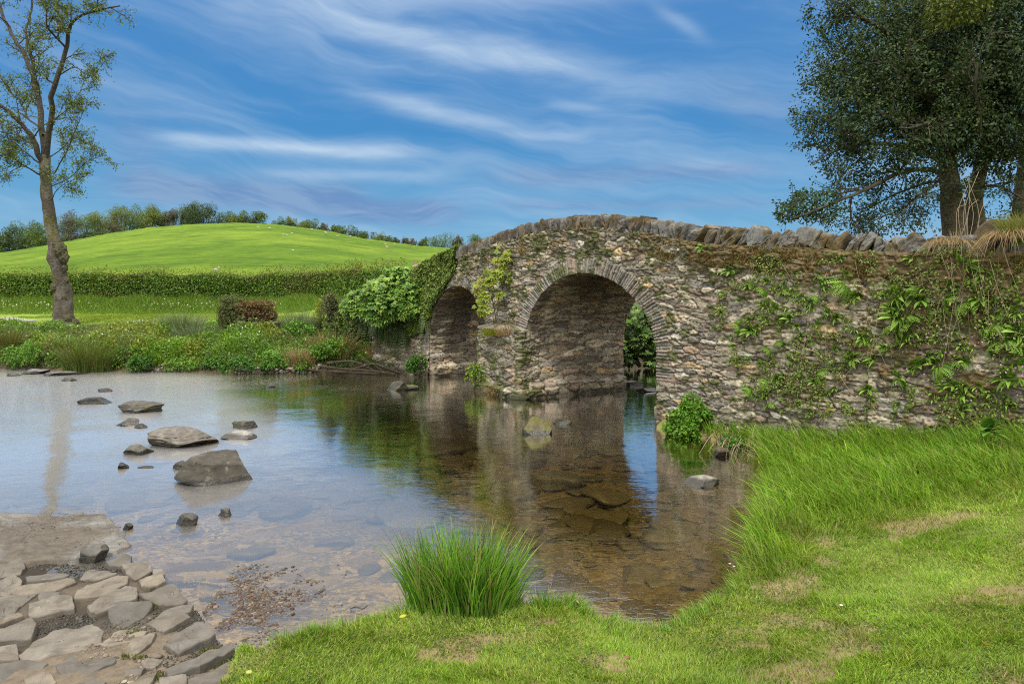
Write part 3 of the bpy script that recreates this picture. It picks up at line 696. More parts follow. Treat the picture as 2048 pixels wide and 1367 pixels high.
# ---- near lawn
X, Y = sample(620000, -.55, .86, 2.3, 11.2, 1.35)
k = inside(X, Y, NEAR) & (X > LINE(Y) + rng.normal(0, .05, len(X)) * 1.0); X, Y = X[k], Y[k]
d = segdist(X, Y, NEAR[1:27], False)
wallk = np.interp(X, PX, PY); k = (Y < wallk - .02) | (X < 2.3); X, Y, d = X[k], Y[k], d[k]
pt = fbm(X * 2.1 + 4, Y * 2.1, None, 4, 77); bare = sm(pt, .55, .66)
n3 = fbm(X * 1.7, Y * 1.7, None, 3, 91); tall = np.clip(sm(Y + .5 * (n3 - .5), 5.7, 6.6) * sm(X, 1.2, 1.8) + sm(d, .55, .1) * sm(Y, 4.8, 5.4) * sm(X, 1.0, 1.6), 0, 1)
edge = sm(d, .22, .02); k = rng.random(len(X)) > bare * .72 * (1 - tall); k &= ~((tall > .4) & (rng.random(len(X)) < .62))
X, Y, d, bare, tall, edge, n3 = [t[k] for t in (X, Y, d, bare, tall, edge, n3)]; n = len(X)
tuft = sm(fbm(X * 4.5, Y * 4.5, None, 3, 17), .5, .7)
L = (.026 + .030 * tuft + .06 * edge * sm(n3, .4, .6) + .21 * tall * (.35 + 1.3 * n3)) * rng.uniform(.6, 1.35, n)
W = (.0022 + .0007 * Y) * (1 + .85 * tall) * rng.uniform(.7, 1.3, n)
ang = fbm(X * 1.3, Y * 1.3, None, 2, 5) * 9 + rng.normal(0, 1.2, n); mg = rng.uniform(.2, 1.0, n)
ang = np.where(tall > .3, math.pi + .55 + rng.normal(0, .7, n), ang)
lean = np.stack([np.cos(ang) * mg, np.sin(ang) * mg, 0 * mg], 1)
cols = pal([(.19, .31, .028), (.26, .38, .042), (.35, .43, .075), (.13, .24, .022)], n, .22)
cols = cols * (1 - .55 * bare[:, None]) + np.array([.33, .28, .13]) * .55 * bare[:, None] * rng.uniform(.6, 1.2, (n, 1))
gr = pal([(.17, .33, .03), (.23, .40, .042), (.30, .43, .06), (.12, .25, .024)], n, .2)
cols = cols * (1 - tall[:, None]) + gr * tall[:, None]
vv = (.66 + .68 * fbm(X * 2.6 + 3, Y * 2.6, None, 4, 57))[:, None]; cols = cols * vv; gr = gr * vv; lush = sm(n3, .45, .62)[:, None] * (1 - tall[:, None]); cols = cols * (1 - .5 * lush) + gr * .5 * lush
st = rng.random(n) < .05 + .08 * bare; cols[st] = np.array([.36, .31, .16]) * rng.uniform(.6, 1.1, (st.sum(), 1))
V, Fq, C = blades(np.stack([X, Y, zfast(X, Y) - .004], 1), L, lean, W, cols, 2)
tag(mk('lawn_grass', V, Fq, M['blade'], C), kind='stuff', label='short sunlit lawn grass on the near bank with dry patches', cat='grass')
EP = smoothline(NEAR[8:27], 1200); parts = []; rg = np.random.default_rng(21)
for q in range(150):
    i = rg.integers(10, 1190); T_ = EP[i + 5] - EP[i - 5]; nrm = norm(np.array([-T_[1], T_[0]])); c0 = EP[i] - nrm * rg.uniform(.0, .14); m_ = int(rg.uniform(25, 80)); h_ = rg.uniform(.05, .15) * (1.4 if c0[1] > 5 else 1)
    P = np.column_stack([c0[0] + rg.normal(0, .03, m_), c0[1] + rg.normal(0, .03, m_), np.full(m_, .03)]); P[:, 2] = np.maximum(zfast(P[:, 0], P[:, 1]), .0); mg = rg.uniform(.1, 1.0, m_)
    ln = np.column_stack([nrm[0] * mg + rg.normal(0, .3, m_), nrm[1] * mg + rg.normal(0, .3, m_), 0 * mg]); parts.append(blades(P, h_ * rg.uniform(.5, 1.2, m_), ln, .0045, pal([(.12, .26, .02), (.19, .34, .03), (.08, .18, .016), (.30, .30, .10)], m_), 3, .6))
V, Fq, C = cat_meshes(parts); tag(mk('edge_grass', V, Fq, M['blade'], C), kind='stuff', label='longer ragged grass overhanging the waterline of the lawn', cat='grass')
# low ground foliage of the lawn: clover-sized leaves fill between blades
X, Y = sample(90000, -.45, .82, 2.4, 7.5, 1.4); k = inside(X, Y, NEAR) & (X > LINE(Y) + .03); X, Y = X[k], Y[k]
k = fbm(X * 3, Y * 3, None, 3, 41) > .5; X, Y = X[k], Y[k]; n = len(X)
V, Fq, C = leaves(np.stack([X, Y, zfast(X, Y) + rng.uniform(.0, .02, n)], 1), norm(rand_dirs(n) * [1, 1, .3]), norm(rand_dirs(n) * .5 + [0, 0, 1]), rng.uniform(.008, .02, n), .009, pal(G_LIME + G_MID, n))
tag(mk('clover', V, Fq, M['leaf'], C), kind='stuff', label='small round weeds growing low among the lawn grass', cat='ground cover')
EDGEP = smoothline([p for p in NEAR[9:27]], 900)

# ---- big sedge clump at the water's edge
def sedge(name, base, n, hgt, spread, wd, cols, root=.12, droop=.5, **kw):
    a = rng.uniform(0, 2 * np.pi, n); r = np.sqrt(rng.random(n)) * root * 1.0
    P = np.stack([np.cos(a) * r * 1.7, np.sin(a) * r, 0 * r - .02], 1)
    mg = (r / root) * spread * rng.uniform(.5, 1.25, n) + rng.uniform(0, .15, n); aa = a + rng.normal(0, .45, n)
    lean = np.stack([np.cos(aa) * mg, np.sin(aa) * mg, 0 * mg], 1)
    V, Fq, C = blades(P, hgt * rng.uniform(.55, 1.12, n), lean, wd * rng.uniform(.7, 1.3, n), pal(cols, n, .2), 6, droop, (1.25, 1.15, 1.3))
    o = mk(name, V, Fq, M['blade'], C); o.location = base; return tag(o, **kw)
SG = [(.08, .21, .016), (.13, .30, .026), (.21, .41, .045), (.03, .09, .01), (.08, .2, .018), (.13, .29, .03), (.07, .18, .016), (.26, .25, .09)]
b0 = at(925, 1228, 4.5); r_ = empty('sedge_clump', (b0[0], 4.5, .03), label='tall bright green sedge clump on the lawn edge in front of the river', cat='sedge')
o1 = sedge('blades', (-.11, .02, 0), 700, .70, .30, .010, SG, .14); o1.parent = r_
o2 = sedge('blades', (.09, -.02, 0), 800, .70, .36, .010, SG, .14); o2.parent = r_
o4 = sedge('dead_blades', (0, -.08, 0), 150, .26, 1.1, .006, [(.38, .32, .16), (.28, .22, .12)], .26, 1.0); o4.parent = r_
o3 = sedge('young_blades', (0, -.12, 0), 900, .24, .7, .006, SG, .30); o3.parent = r_
p = gp(1090, 1215); sedge('grass_tuft', (p[0], p[1], p[2]), 160, .17, .5, .004, SG, .06, label='small dark grass tuft just right of the big sedge clump', cat='grass tuft')
p = gp(1940, 900, 5); sedge('grass_tuft', (p[0], p[1] - .1, p[2]), 260, .34, .6, .009, SG, .16, label='broad tuft of tall grass at the foot of the wall on the right', cat='grass tuft')

# ---- stones in the river
GREY = [(.19, .18, .16), (.24, .225, .20), (.15, .14, .125), (.22, .19, .155)]
def stone_obj(name, x, y, wpx, hpx, seed, label, col=None, depth=.75, layers=0, mossy=0.0, yaw=0, sink=.35, sub=5, planes=11, cubic=.15, skew=0.0, z0=0.0, mat='rock', **kw):
    Yd = wy(y, z0); sx = wpx / F * Yd; sz = hpx / F * Yd; sy = sx * depth
    V, Fc = rock(seed, 1, 1, 1, sub, planes, .10, cubic, 2.4, layers); V[:, 2] *= 1 + skew * V[:, 0] * 2; V[:, 2] += .035 * (fbm(V[:, 0] * 9, V[:, 1] * 9, V[:, 2] * 14, 4, seed) - .5)
    V[:, :2] *= (1 + .32 * np.clip(-V[:, 2:3] * 2 + .2, 0, 1)); V = rotz(V, yaw); V = V / (V.max(0) - V.min(0)) * np.array([sx, sy, sz / (1 - sink)])
    V[:, 2] += -V[:, 2].min() - sz * sink / (1 - sink)
    c = .47 * np.array(col if col else GREY[seed % 4]) * (.45 + 1.1 * fbm(V[:, 0] * 14, V[:, 1] * 14, V[:, 2] * 22, 5, seed)[:, None])
    if mossy:
        k = sm(fbm(V[:, 0] * 5 + 3, V[:, 1] * 5, V[:, 2] * 5, 4, seed)[:, None], .66 - .3 * mossy, .72 - .25 * mossy); c = c * (1 - k) + np.array([.11, .11, .02]) * k
    o = mk(name, V, [Fc], M[mat], c, smooth=False); X = (x - 1024) / F * Yd; o.location = (X, Yd + sy * .35, z0)
    return tag(o, label=label, cat='rock', **kw)
RS = [(411, 968, 164, 54, 3, 'largest dark grey boulder in the river with a clear reflection', dict(sub=5, depth=.8, col=(.12, .108, .082), planes=9, sink=.4, skew=.42, cubic=.5)),
 (348, 893, 142, 34, 8, 'broad layered grey slab rock behind the largest boulder', dict(layers=5, col=(.28, .255, .22), depth=.6)),
 (275, 825, 92, 22, 12, 'flat oblong rock with a moss spot, upstream of the layered slab', dict(layers=3, mossy=.12, depth=.5)),
 (182, 808, 68, 13, 17, 'low dark flat rock near the tree reflection', dict(depth=.5, col=(.09, .09, .09))),
 (252, 851, 48, 14, 21, 'grey flat rock just below the oblong rock', dict(depth=.6)),
 (278, 856, 26, 8, 22, 'little grey stone touching the flat rock', {}),
 (266, 909, 54, 19, 27, 'wedge shaped grey rock left of the layered slab', dict(col=(.20, .185, .16))),
 (243, 937, 27, 13, 31, 'small dark stone left of the largest boulder', dict(col=(.10, .10, .10))),
 (288, 936, 33, 4, 35, 'thin sliver of rock barely out of the water', dict(depth=.4, col=(.1, .1, .09))),
 (482, 857, 62, 14, 38, 'low mossy rock right of the layered slab', dict(mossy=.8, depth=.6)),
 (472, 878, 72, 15, 43, 'pale flat rock in front of the low mossy rock', dict(col=(.5, .48, .44), depth=.6)),
 (370, 1050, 45, 22, 46, 'small pyramid shaped stone in front of the largest boulder', dict(planes=8, col=(.15, .145, .13))),
 (447, 1033, 29, 15, 51, 'small stone right of the pyramid shaped stone', {}),
 (254, 1059, 20, 12, 55, 'small dark stone by the corner of the gravel slab', dict(col=(.08, .075, .07))),
 (356, 938, 30, 14, 58, 'grey stone hidden behind the left end of the largest boulder', {}),
 (1075, 868, 62, 33, 61, 'pointed mossy rock in the water in front of the bridge pier', dict(mossy=1.0, planes=7, depth=.6, col=(.26, .22, .12))),
 (1126, 848, 40, 8, 66, 'flat mossy rock just behind the pointed mossy rock', dict(mossy=.8)),
 (1413, 973, 80, 19, 70, 'rounded pale speckled rock in the shallows by the long grass', dict(col=(.5, .46, .40), planes=16, depth=.55, cubic=0)),
 (795, 781, 52, 20, 73, 'block shaped mossy rock in the shade near the left arch', dict(mossy=.5, cubic=.8, col=(.11, .10, .08))),
 (818, 780, 40, 9, 76, 'yellow mossy stone leaning on the block shaped rock', dict(mossy=1.0)),
 (540, 774, 20, 7, 79, 'tiny pale stone in mid river upstream', dict(col=(.33, .33, .32))),
 (203, 784, 32, 7, 82, 'small grey stone on the riffle below the tree', {}),
 (60, 748, 52, 10, 85, 'pale rock at the left edge of the riffle', dict(col=(.3, .3, .3))), (112, 751, 82, 8, 88, 'long low rock in the riffle at the far bank', dict(col=(.26, .26, .25))),
 (133, 762, 26, 8, 91, 'small rock just in front of the long low rock', {}), (22, 752, 30, 6, 93, 'low stone at the very left of the riffle', {}),
 (1265, 772, 44, 10, 95, 'wet stone in the stream beyond the main arch', {}), (1295, 783, 40, 7, 97, 'flat wet stone beyond the main arch at right', {}),
 (1712 - 268, 912, 40, 16, 99, 'round stone at the foot of the leafy shrub', dict(col=(.2, .16, .11)))]
for x, y, a, b_, sd_, lab, kw in RS: stone_obj('river_rock', x, y, a, b_, sd_, lab, **kw)
stone_obj('river_rock', 178, 1124, 54, 30, 104, 'grey stone standing in the puddle at the corner of the ford', col=(.21, .2, .18))
# submerged slabs
n = 1500; parts = []
X = rng.uniform(-6, 3.4, n * 3); Y = rng.uniform(4.3, 15, n * 3); k = ~inside(X, Y, NEAR) & ~inside(X, Y, FAR); X, Y = X[k][:n], Y[k][:n]
dn = segdist(X, Y, NEAR[:-2], False)
for i in range(len(X)):
    if dn[i] < .12 or (X[i] < -.2 and Y[i] < 7.0 - .6 * X[i] * 0 and i % 4): continue
    s_ = float(np.clip(rng.lognormal(-1.95, .6), .05, .62)) * (.6 + .09 * Y[i]) * (.6 + .4 * min(1, dn[i] / .8)); V, Fc = rock(int(i % 37) + 300, s_ * rng.uniform(.9, 1.5), s_ * rng.uniform(.6, 1), s_ * .22, 3, 9, .05, .3)
    V = rotx(rotz(V, rng.uniform(0, 6.28)), rng.normal(0, .08)) + [X[i], Y[i], min(float(zfast(X[i], Y[i])) + s_ * .06, -.01 - s_ * .12)]
    parts.append((V, [Fc], pal([(.36, .30, .16), (.44, .37, .21), (.22, .18, .10), (.30, .25, .14), (.52, .45, .28)], 1, .2)))
V, Fq, C = cat_meshes(parts); tag(mk('submerged_stones', V, Fq, M['rock'], C), kind='stuff', label='brown slabs and cobbles lying on the stream bed under the clear water', cat='stones')

# ---- ford: gravel slab and big paving stones
def px_poly(pts, z): return np.array([[(x - 1024) / F * wy(y, z), wy(y, z)] for x, y in pts])
def plate(pts, z, th, seed, sub=7, amp=.012, inset=.0):
    """a slab with an irregular worn top from a plan outline"""
    P = smoothline(np.vstack([pts, pts[:1]]), len(pts) * 6 + 1)[:-1] * .2
    lin = np.concatenate([np.linspace(pts[i], pts[(i + 1) % len(pts)], 6, endpoint=False) for i in range(len(pts))]); P = P + lin * .8
    c = P.mean(0); jit = (fbm(P[:, 0] * 11 + seed, P[:, 1] * 11, None, 4, seed) - .5)[:, None] * .22; P = c + (P - c) * (1 + jit)
    rings = []; r = np.random.default_rng(seed); tl = r.normal(0, .03, 2)
    for f, dz in ((1.03, -th), (1.0, -.004), (.985, .001), (.96, .004), (.88, .005), (.75, .006), (.6, .007), (.45, .007), (.28, .007), (.02, .007)):
        Q = c + (P - c) * f; zz = z + dz + (Q - c) @ tl + (amp * 2 * (fbm(Q[:, 0] * 7 + Q[:, 1] * 4, Q[:, 1] * 16 - Q[:, 0] * 6, None, 4, seed) - .5) if dz > -th else 0)
        rings.append(np.column_stack([Q, zz]))
    V = np.stack(rings, 1); m_ = len(P); V = np.concatenate([V, V[:1]]); return V.reshape(-1, 3), gridfaces(m_ + 1, len(rings))
pts = px_poly([(-260, 1040), (-120, 1022), (40, 1020), (130, 1024), (215, 1015), (240, 1045), (262, 1080), (200, 1105), (110, 1118), (0, 1128), (-200, 1150)], .05)
pts_slab = pts; V, Fc = plate(pts, .035, .12, 5, amp=.02); c = tcol((.115, .098, .078), (.19, .185, .172), fbm(V[:, 0] * 2, V[:, 1] * 2, None, 4, 9)[:, None], .42, .58)
c = c * (.8 + .4 * rng.random((len(V), 1)))
tag(mk('gravel_slab', V, [Fc], M['earth'], c), label='flat worn concrete and gravel slab at the edge of the ford', cat='slab')
ford = empty('stone_ford', (-2.8, 4.4, .05), label='rough paved ford of big worn flagstones at the lower left', cat='paving')
FS = [[(0, 1130), (42, 1122), (50, 1135), (40, 1145), (0, 1152)], [(0, 1160), (30, 1152), (42, 1165), (35, 1185), (0, 1192)], [(55, 1152), (110, 1146), (138, 1150), (128, 1160), (60, 1166)],
 [(25, 1182), (80, 1162), (143, 1156), (147, 1166), (110, 1182), (40, 1192)], [(0, 1196), (55, 1186), (68, 1192), (30, 1222), (0, 1235)], [(62, 1210), (110, 1196), (140, 1195), (142, 1215), (75, 1232), (60, 1228)],
 [(78, 1192), (116, 1183), (118, 1194), (80, 1202)], [(150, 1190), (175, 1172), (235, 1152), (255, 1155), (250, 1170), (215, 1188), (152, 1202)], [(163, 1155), (180, 1142), (212, 1140), (230, 1150), (190, 1162)],
 [(180, 1212), (205, 1195), (250, 1175), (272, 1180), (268, 1200), (195, 1225)], [(216, 1210), (240, 1206), (298, 1208), (300, 1222), (250, 1255), (225, 1245)], [(0, 1240), (36, 1228), (44, 1236), (0, 1252)],
 [(0, 1262), (60, 1238), (70, 1250), (60, 1275), (0, 1285)], [(42, 1310), (70, 1285), (110, 1262), (180, 1255), (204, 1265), (195, 1290), (80, 1318)], [(112, 1330), (140, 1312), (165, 1320), (225, 1318), (222, 1330), (165, 1352), (125, 1350)],
 [(205, 1290), (230, 1270), (290, 1248), (295, 1262), (262, 1285), (215, 1295)], [(282, 1190), (345, 1172), (372, 1205), (365, 1212), (320, 1208)], [(245, 1130), (296, 1124), (302, 1140), (270, 1156), (255, 1145)],
 [(213, 1125), (250, 1112), (262, 1115), (258, 1130), (220, 1130)], [(280, 1158), (320, 1150), (330, 1162), (300, 1175), (285, 1168)], [(298, 1248), (340, 1216), (385, 1210), (375, 1228), (320, 1250)],
 [(305, 1250), (360, 1232), (378, 1236), (330, 1262)], [(330, 1292), (345, 1272), (400, 1242), (424, 1268), (360, 1302)], [(248, 1310), (270, 1275), (310, 1265), (300, 1290), (265, 1318)],
 [(250, 1345), (275, 1332), (290, 1338), (280, 1350), (248, 1358)], [(284, 1330), (300, 1316), (322, 1322), (310, 1335), (288, 1340)], [(335, 1335), (395, 1315), (460, 1285), (462, 1300), (400, 1335), (345, 1348)],
 [(258, 1368), (290, 1352), (312, 1345), (305, 1365), (275, 1385)], [(380, 1360), (440, 1335), (470, 1325), (480, 1350), (430, 1385), (380, 1390)], [(320, 1360), (370, 1350), (372, 1380), (320, 1390)],
 [(0, 1330), (60, 1325), (92, 1330), (60, 1350), (0, 1362)], [(50, 1362), (90, 1345), (110, 1365), (70, 1390)], [(150, 1372), (185, 1355), (210, 1368), (190, 1395)], [(305, 1140), (325, 1140), (328, 1150), (308, 1152)],
 [(-60, 1190), (-10, 1170), (-5, 1200), (-50, 1225)], [(-90, 1260), (-15, 1240), (-10, 1285), (-80, 1300)], [(-70, 1150), (-12, 1135), (-10, 1150), (-60, 1168)], [(-20, 1300), (30, 1292), (35, 1318), (-25, 1322)]]
for i, f in enumerate(FS):
    f = np.array(f, float); zc = .014 + .045 * (f[:, 1].mean() - 1120) / 250; pts = px_poly(f, zc + .02)
    c0 = pts.mean(0); pts = c0 + (pts - c0) * 1.10
    V, Fc = plate(pts, zc + .025, .10, i + 11, amp=.024); col = np.array([(.15, .135, .112), (.19, .17, .14), (.125, .115, .10), (.20, .172, .132)][i % 4]) * rng.uniform(.88, 1.1)
    nzz = fbm(V[:, 0] * 6, V[:, 1] * 6, None, 4, i)[:, None]; c = col * (.8 + .4 * nzz) * .9; dt = sm(fbm(V[:, 0] * 11 + i, V[:, 1] * 11, None, 4, i + 3)[:, None], .52, .64); c = c * (1 - .5 * dt) + np.array([.085, .07, .05]) * .5 * dt
    V = V - np.array([-2.8, 4.4, .05]); mk('paving_stone', V, [Fc], M['paving'], c, ford, smooth=False)
# gravel and leaf litter between the flags and where the ford meets the river
def litter(name, n, box, dens, size, cols, label, cat, z=0.0, mat='rock', test=None):
    X = rng.uniform(box[0], box[1], n); Y = rng.uniform(box[2], box[3], n); k = dens(X, Y); X, Y = X[k], Y[k]; parts = []
    tmpl = [rock(600 + i, 1, 1, .55, 2, 6, .1) for i in range(8)]
    for i in range(len(X)):
        V, Fc = tmpl[i % 8]; s_ = size * rng.lognormal(0, .45); parts.append((rotz(V * s_, rng.uniform(0, 6.28)) + [X[i], Y[i], max(float(zfast(X[i], Y[i])), z) + .1 * s_], [Fc], pal(cols, 1)))
    V, Fq, C = cat_meshes(parts); return tag(mk(name, V, Fq, M[mat], C), kind='stuff', label=label, cat=cat)
def gd(X, Y):
    x = 1024 + F * X / Y; y = YH + F * H / Y
    t = (x - 350) / 300; lower = 1285 - 40 * t; q = np.exp(-((x - 470) / 110) ** 2 - ((y - 1215 + (x - 470) * .15) / 55) ** 2)
    return (rng.random(len(X)) < q * 1.3 * sm(fbm(X * 5, Y * 5, None, 4, 3), .42, .55)) & (X > LINE(Y) - .45) | ((rng.random(len(X)) < .55 * np.exp(-((y - 1175 - (640 - x) * .35) / 26) ** 2) * (x > 500) * (x < 650) * sm(fbm(X * 8, Y * 8, None, 3, 5), .55, .62)))
litter('leaf_litter', 34000, (-2.6, -1.0, 4.1, 5.6), gd, .011, [(.07, .05, .032), (.10, .075, .05), (.04, .028, .018), (.17, .14, .11), (.085, .045, .025)], 'brown leaf litter and gravel washed up beside the ford', 'leaf litter', -.002, 'paving')
litter('slab_gravel', 2600, (-6.5, -3.3, 5.85, 7.1), lambda X, Y: inside(X, Y, pts_slab) & (fbm(X * 3, Y * 3, None, 3, 29) > .42), .007, [(.15, .12, .09), (.20, .18, .16), (.09, .07, .05)], 'loose gravel strewn over the flat slab', 'gravel', .045, 'paving')
litter('ford_gravel', 22000, (-4.6, -1.5, 3.2, 5.6), lambda X, Y: (X < LINE(Y)) & inside(X, Y, NEAR) & (fbm(X * 4, Y * 4, None, 3, 23) > .44), .012, [(.17, .14, .10), (.24, .20, .15), (.10, .085, .065)], 'small gravel lying between the flagstones of the ford', 'gravel')
def mossy(name, n, dens, label):
    X = rng.uniform(-3.4, -1.3, n); Y = rng.uniform(3.4, 5.3, n); k = dens(X, Y); X, Y = X[k], Y[k]; n = len(X)
    V, Fq, C = blades(np.stack([X, Y, zfast(X, Y)], 1), rng.uniform(.012, .03, n), rand_dirs(n) * [.6, .6, 0], .005, pal([(.10, .12, .02), (.14, .15, .03), (.07, .10, .015)], n), 2)
    tag(mk(name, V, Fq, M['blade'], C), kind='stuff', label=label, cat='moss')
mossy('paving_moss', 60000, lambda X, Y: (X > -1.55 + (4.1 - Y) * .12 - .75 - .35 * (Y - 4)) & (X < LINE(Y) + .1) & (fbm(X * 6, Y * 6, None, 3, 27) > .60), 'tufts of green moss in the joints of the ford paving')
# pale pebbles at the foot of the far bank
def pd(X, Y): return (np.abs(segdist(X, Y, FAR[2:8], False)) < .16) & (rng.random(len(X)) < .8) & (fbm(X * .8, Y * .8, None, 2, 2) > .42)
litter('bank_pebbles', 16000, (-16, -4, 18.9, 20.9), pd, .055, [(.30, .27, .23), (.22, .19, .15), (.38, .35, .31), (.15, .12, .09)], 'strip of pale pebbles along the foot of the far bank', 'pebbles')

# ------------------------------------------------------------------ trees
def limb_tree(root, trunk_paths, mat, twig_gen, seed): pass
BARK = (.07, .058, .043)
def grow(path, r0, r1, depth, out, tips, rg, L0, nchild, spread=.75, up=.15, grav=0.0, minr=.004):
    """recursive side twigs off a polyline (n,3); collects tubes and leaf points"""
    n = len(path); rad = np.linspace(r0, r1, n); out.append((path, rad, 8 if r0 > .05 else (5 if r0 > .015 else 3)))
    if depth == 0:
        for k in range(max(1, n // 3), n): tips.append((path[k], path[k] - path[k - 1]))
        return
    for c in range(nchild):
        t = rg.uniform(.25, 1.0); i = min(n - 2, int(t * (n - 1))); p = path[i]; d = norm(path[i + 1] - path[i])
        nd = norm(d * rg.uniform(.35, .9) + rg.normal(size=3) * spread * np.array([1, .8, .8]) + np.array([0, 0, up]))
        L = L0 * rg.uniform(.5, 1.1) * (1 - .35 * t); m_ = 5 if L < .5 else 7; q = [p]
        for _ in range(m_):
            nd = norm(nd + rg.normal(size=3) * .16 + np.array([0, 0, grav])); q.append(q[-1] + nd * L / m_)
        rr = max(minr, min(rad[i] * .62, .011 + L * .014)); grow(np.array(q), rr, minr * .8, depth - 1, out, tips, rg, L0 * .52, nchild, spread, up * .8, grav, minr)
def tubes_obj(name, out, parent, mat, col, rough=.12):
    V, Fq, C = cat_meshes([tube(p, r, s_, col, rough if r[0] > .05 else 0, seed=i) for i, (p, r, s_) in enumerate(out)])
    return mk(name, V, Fq, mat, C, parent)
def pxpath(pts, Y0, n, seed, wob=.4):
    """photo x, y, depth offset -> smooth 3-D path about distance Y0"""
    q = [at(x, y, Y0 + dy) for x, y, dy in pts]; return smoothline(q, n)

# left: pollarded tree with thin spring foliage
YT = gp(140, 650)[1]; tb = at(135, 655, YT)
tree = empty('riverside_tree', tb, label='tall knobbly tree with thin spring leaves on the far bank at left', cat='tree')
inv = lambda out: [(p - tb, r, s_) for p, r, s_ in out]
rg = np.random.default_rng(11)
tp = pxpath([(133, 662, 0), (127, 610, 0), (122, 560, 0), (112, 500, 0), (101, 450, 0), (95, 400, 0), (91, 350, 0), (90, 310, 0)], YT, 60, 0)
ty = (YH - (tp[:, 2] - H) * F / YT)
tr_ = np.interp(ty, [300, 350, 400, 470, 500, 520, 545, 600, 640, 662], [.15, .165, .19, .21, .26, .27, .24, .27, .34, .50])
V, Fq, C = tube(tp, tr_, 28, BARK, .34, seed=4)
mo = sm(fbm(V[:, 0] * 2.5, V[:, 1] * 2.5, V[:, 2] * 2.5, 4, 3)[:, None], .5, .62); C = C * (1 - .6 * mo) + np.array([.12, .12, .03]) * .6 * mo
li = sm(fbm(V[:, 0] * 5, V[:, 1] * 5, V[:, 2] * 4, 4, 13)[:, None], .52, .6); C = C * (1 - .3 * li) + np.array([.24, .23, .2]) * .3 * li
parts = [(V, Fq, C)]
for bx_, by_, br, sd_ in ((122, 500, .24, 1), (128, 515, .20, 2), (112, 488, .16, 3), (135, 640, .22, 5), (118, 645, .2, 6), (108, 575, .14, 7), (134, 560, .10, 8), (127, 595, .1, 9), (108, 530, .12, 12), (130, 535, .12, 14), (150, 648, .17, 15)):
    v, f = rock(sd_ + 40, br * 1.8, br * 1.8, br * 2.4, 4, 0, .5, 0, 3.2); q = at(bx_, by_, YT - .18); parts.append((v + q, [f], np.array(BARK) * .8 + np.array([.02, .025, 0])))
V, Fq, C = cat_meshes(parts); mk('trunk', V - tb, Fq, M['bark'], C, tree)
LB = [([(90, 335, 0), (70, 290, -.3), (45, 250, -.5), (5, 215, -.8), (-50, 170, -1)], .13, .04), ([(91, 320, 0), (86, 250, .2), (76, 180, .4), (50, 110, .5), (15, 55, .8), (-20, -30, 1)], .14, .05),
 ([(76, 185, .4), (69, 130, .8), (55, 65, 1.2), (60, 5, 1.5), (50, -60, 1.6)], .08, .03), ([(92, 320, 0), (99, 250, -.2), (114, 165, -.5), (131, 95, -.6), (139, 55, -.8), (156, 34, -1), (200, 20, -1.2), (240, 12, -1.3)], .13, .025),
 ([(136, 70, -.7), (118, 30, -.5), (108, -40, -.4)], .06, .03), ([(131, 95, -.6), (110, 70, -1.0), (92, 40, -1.4), (85, -30, -1.6)], .05, .02), ([(110, 345, 0), (135, 300, -.6), (158, 250, -.9), (172, 200, -1)], .028, .008), ([(104, 372, 0), (140, 355, -.3), (170, 325, -.6), (205, 312, -.7)], .026, .008),
 ([(103, 402, 0), (114, 380, -.4), (140, 362, -.7), (185, 350, -1)], .02, .007), ([(80, 350, 0), (45, 330, -.6), (10, 310, -.9), (-30, 330, -1)], .035, .01), ([(84, 330, 0), (30, 290, .6), (-10, 230, .9)], .04, .012), ([(86, 270, 0), (60, 230, 1), (20, 180, 1.4), (-10, 120, 1.6)], .05, .015),
 ([(119, 150, -.5), (150, 135, -.9), (190, 150, -1.2), (212, 95, -1.4)], .03, .008), ([(100, 250, -.2), (135, 215, -.7), (165, 170, -1)], .025, .008), ([(45, 250, -.5), (20, 300, -.9), (5, 370, -1.1)], .03, .008), ([(92, 320, 0), (130, 290, .8), (160, 240, 1.2)], .03, .008), ([(70, 290, -.3), (30, 270, .4), (-10, 260, .6)], .03, .01)]
for i, (pts, r0, r1) in enumerate(LB):
    out, tips = [], []; big = r0 > .06
    path = pxpath(pts, YT, 26 if big else 16, i); path = path + (fbm(path[:, 2] * 2, path[:, 0] * 2, None, 2, i) - .5)[:, None] * .18 * sm(np.arange(len(path)), 0, 5)[:, None]
    grow(path, r0 * .8, r1 * .8, 2, out, tips, rg, 1.35 if big else .95, 11 if big else 9, .7, .12, -.035, .0065)
    lb = tubes_obj('limb', inv(out), tree, M['bark'], np.array([.055, .047, .037]))
    if tips:
        P = np.array([t[0] for t in tips]); Dv = norm(np.array([t[1] for t in tips])); rp = 3; kz = rng.random(len(P)) < .75; P, Dv = P[kz], Dv[kz]; P = np.repeat(P, rp, 0); Dv = np.repeat(Dv, rp, 0); n = len(P)
        V, Fq, C = leaves(P - tb + rng.normal(0, .06, (n, 3)), Dv * .6 + rand_dirs(n) * .9 + [0, 0, -.1], rand_dirs(n), rng.uniform(.045, .085, n), rng.uniform(.03, .055, n), pal([(.12, .18, .018), (.09, .15, .016), (.17, .22, .025), (.06, .10, .012)], n))
        mk('foliage', V, Fq, M['leaf'], C, lb)

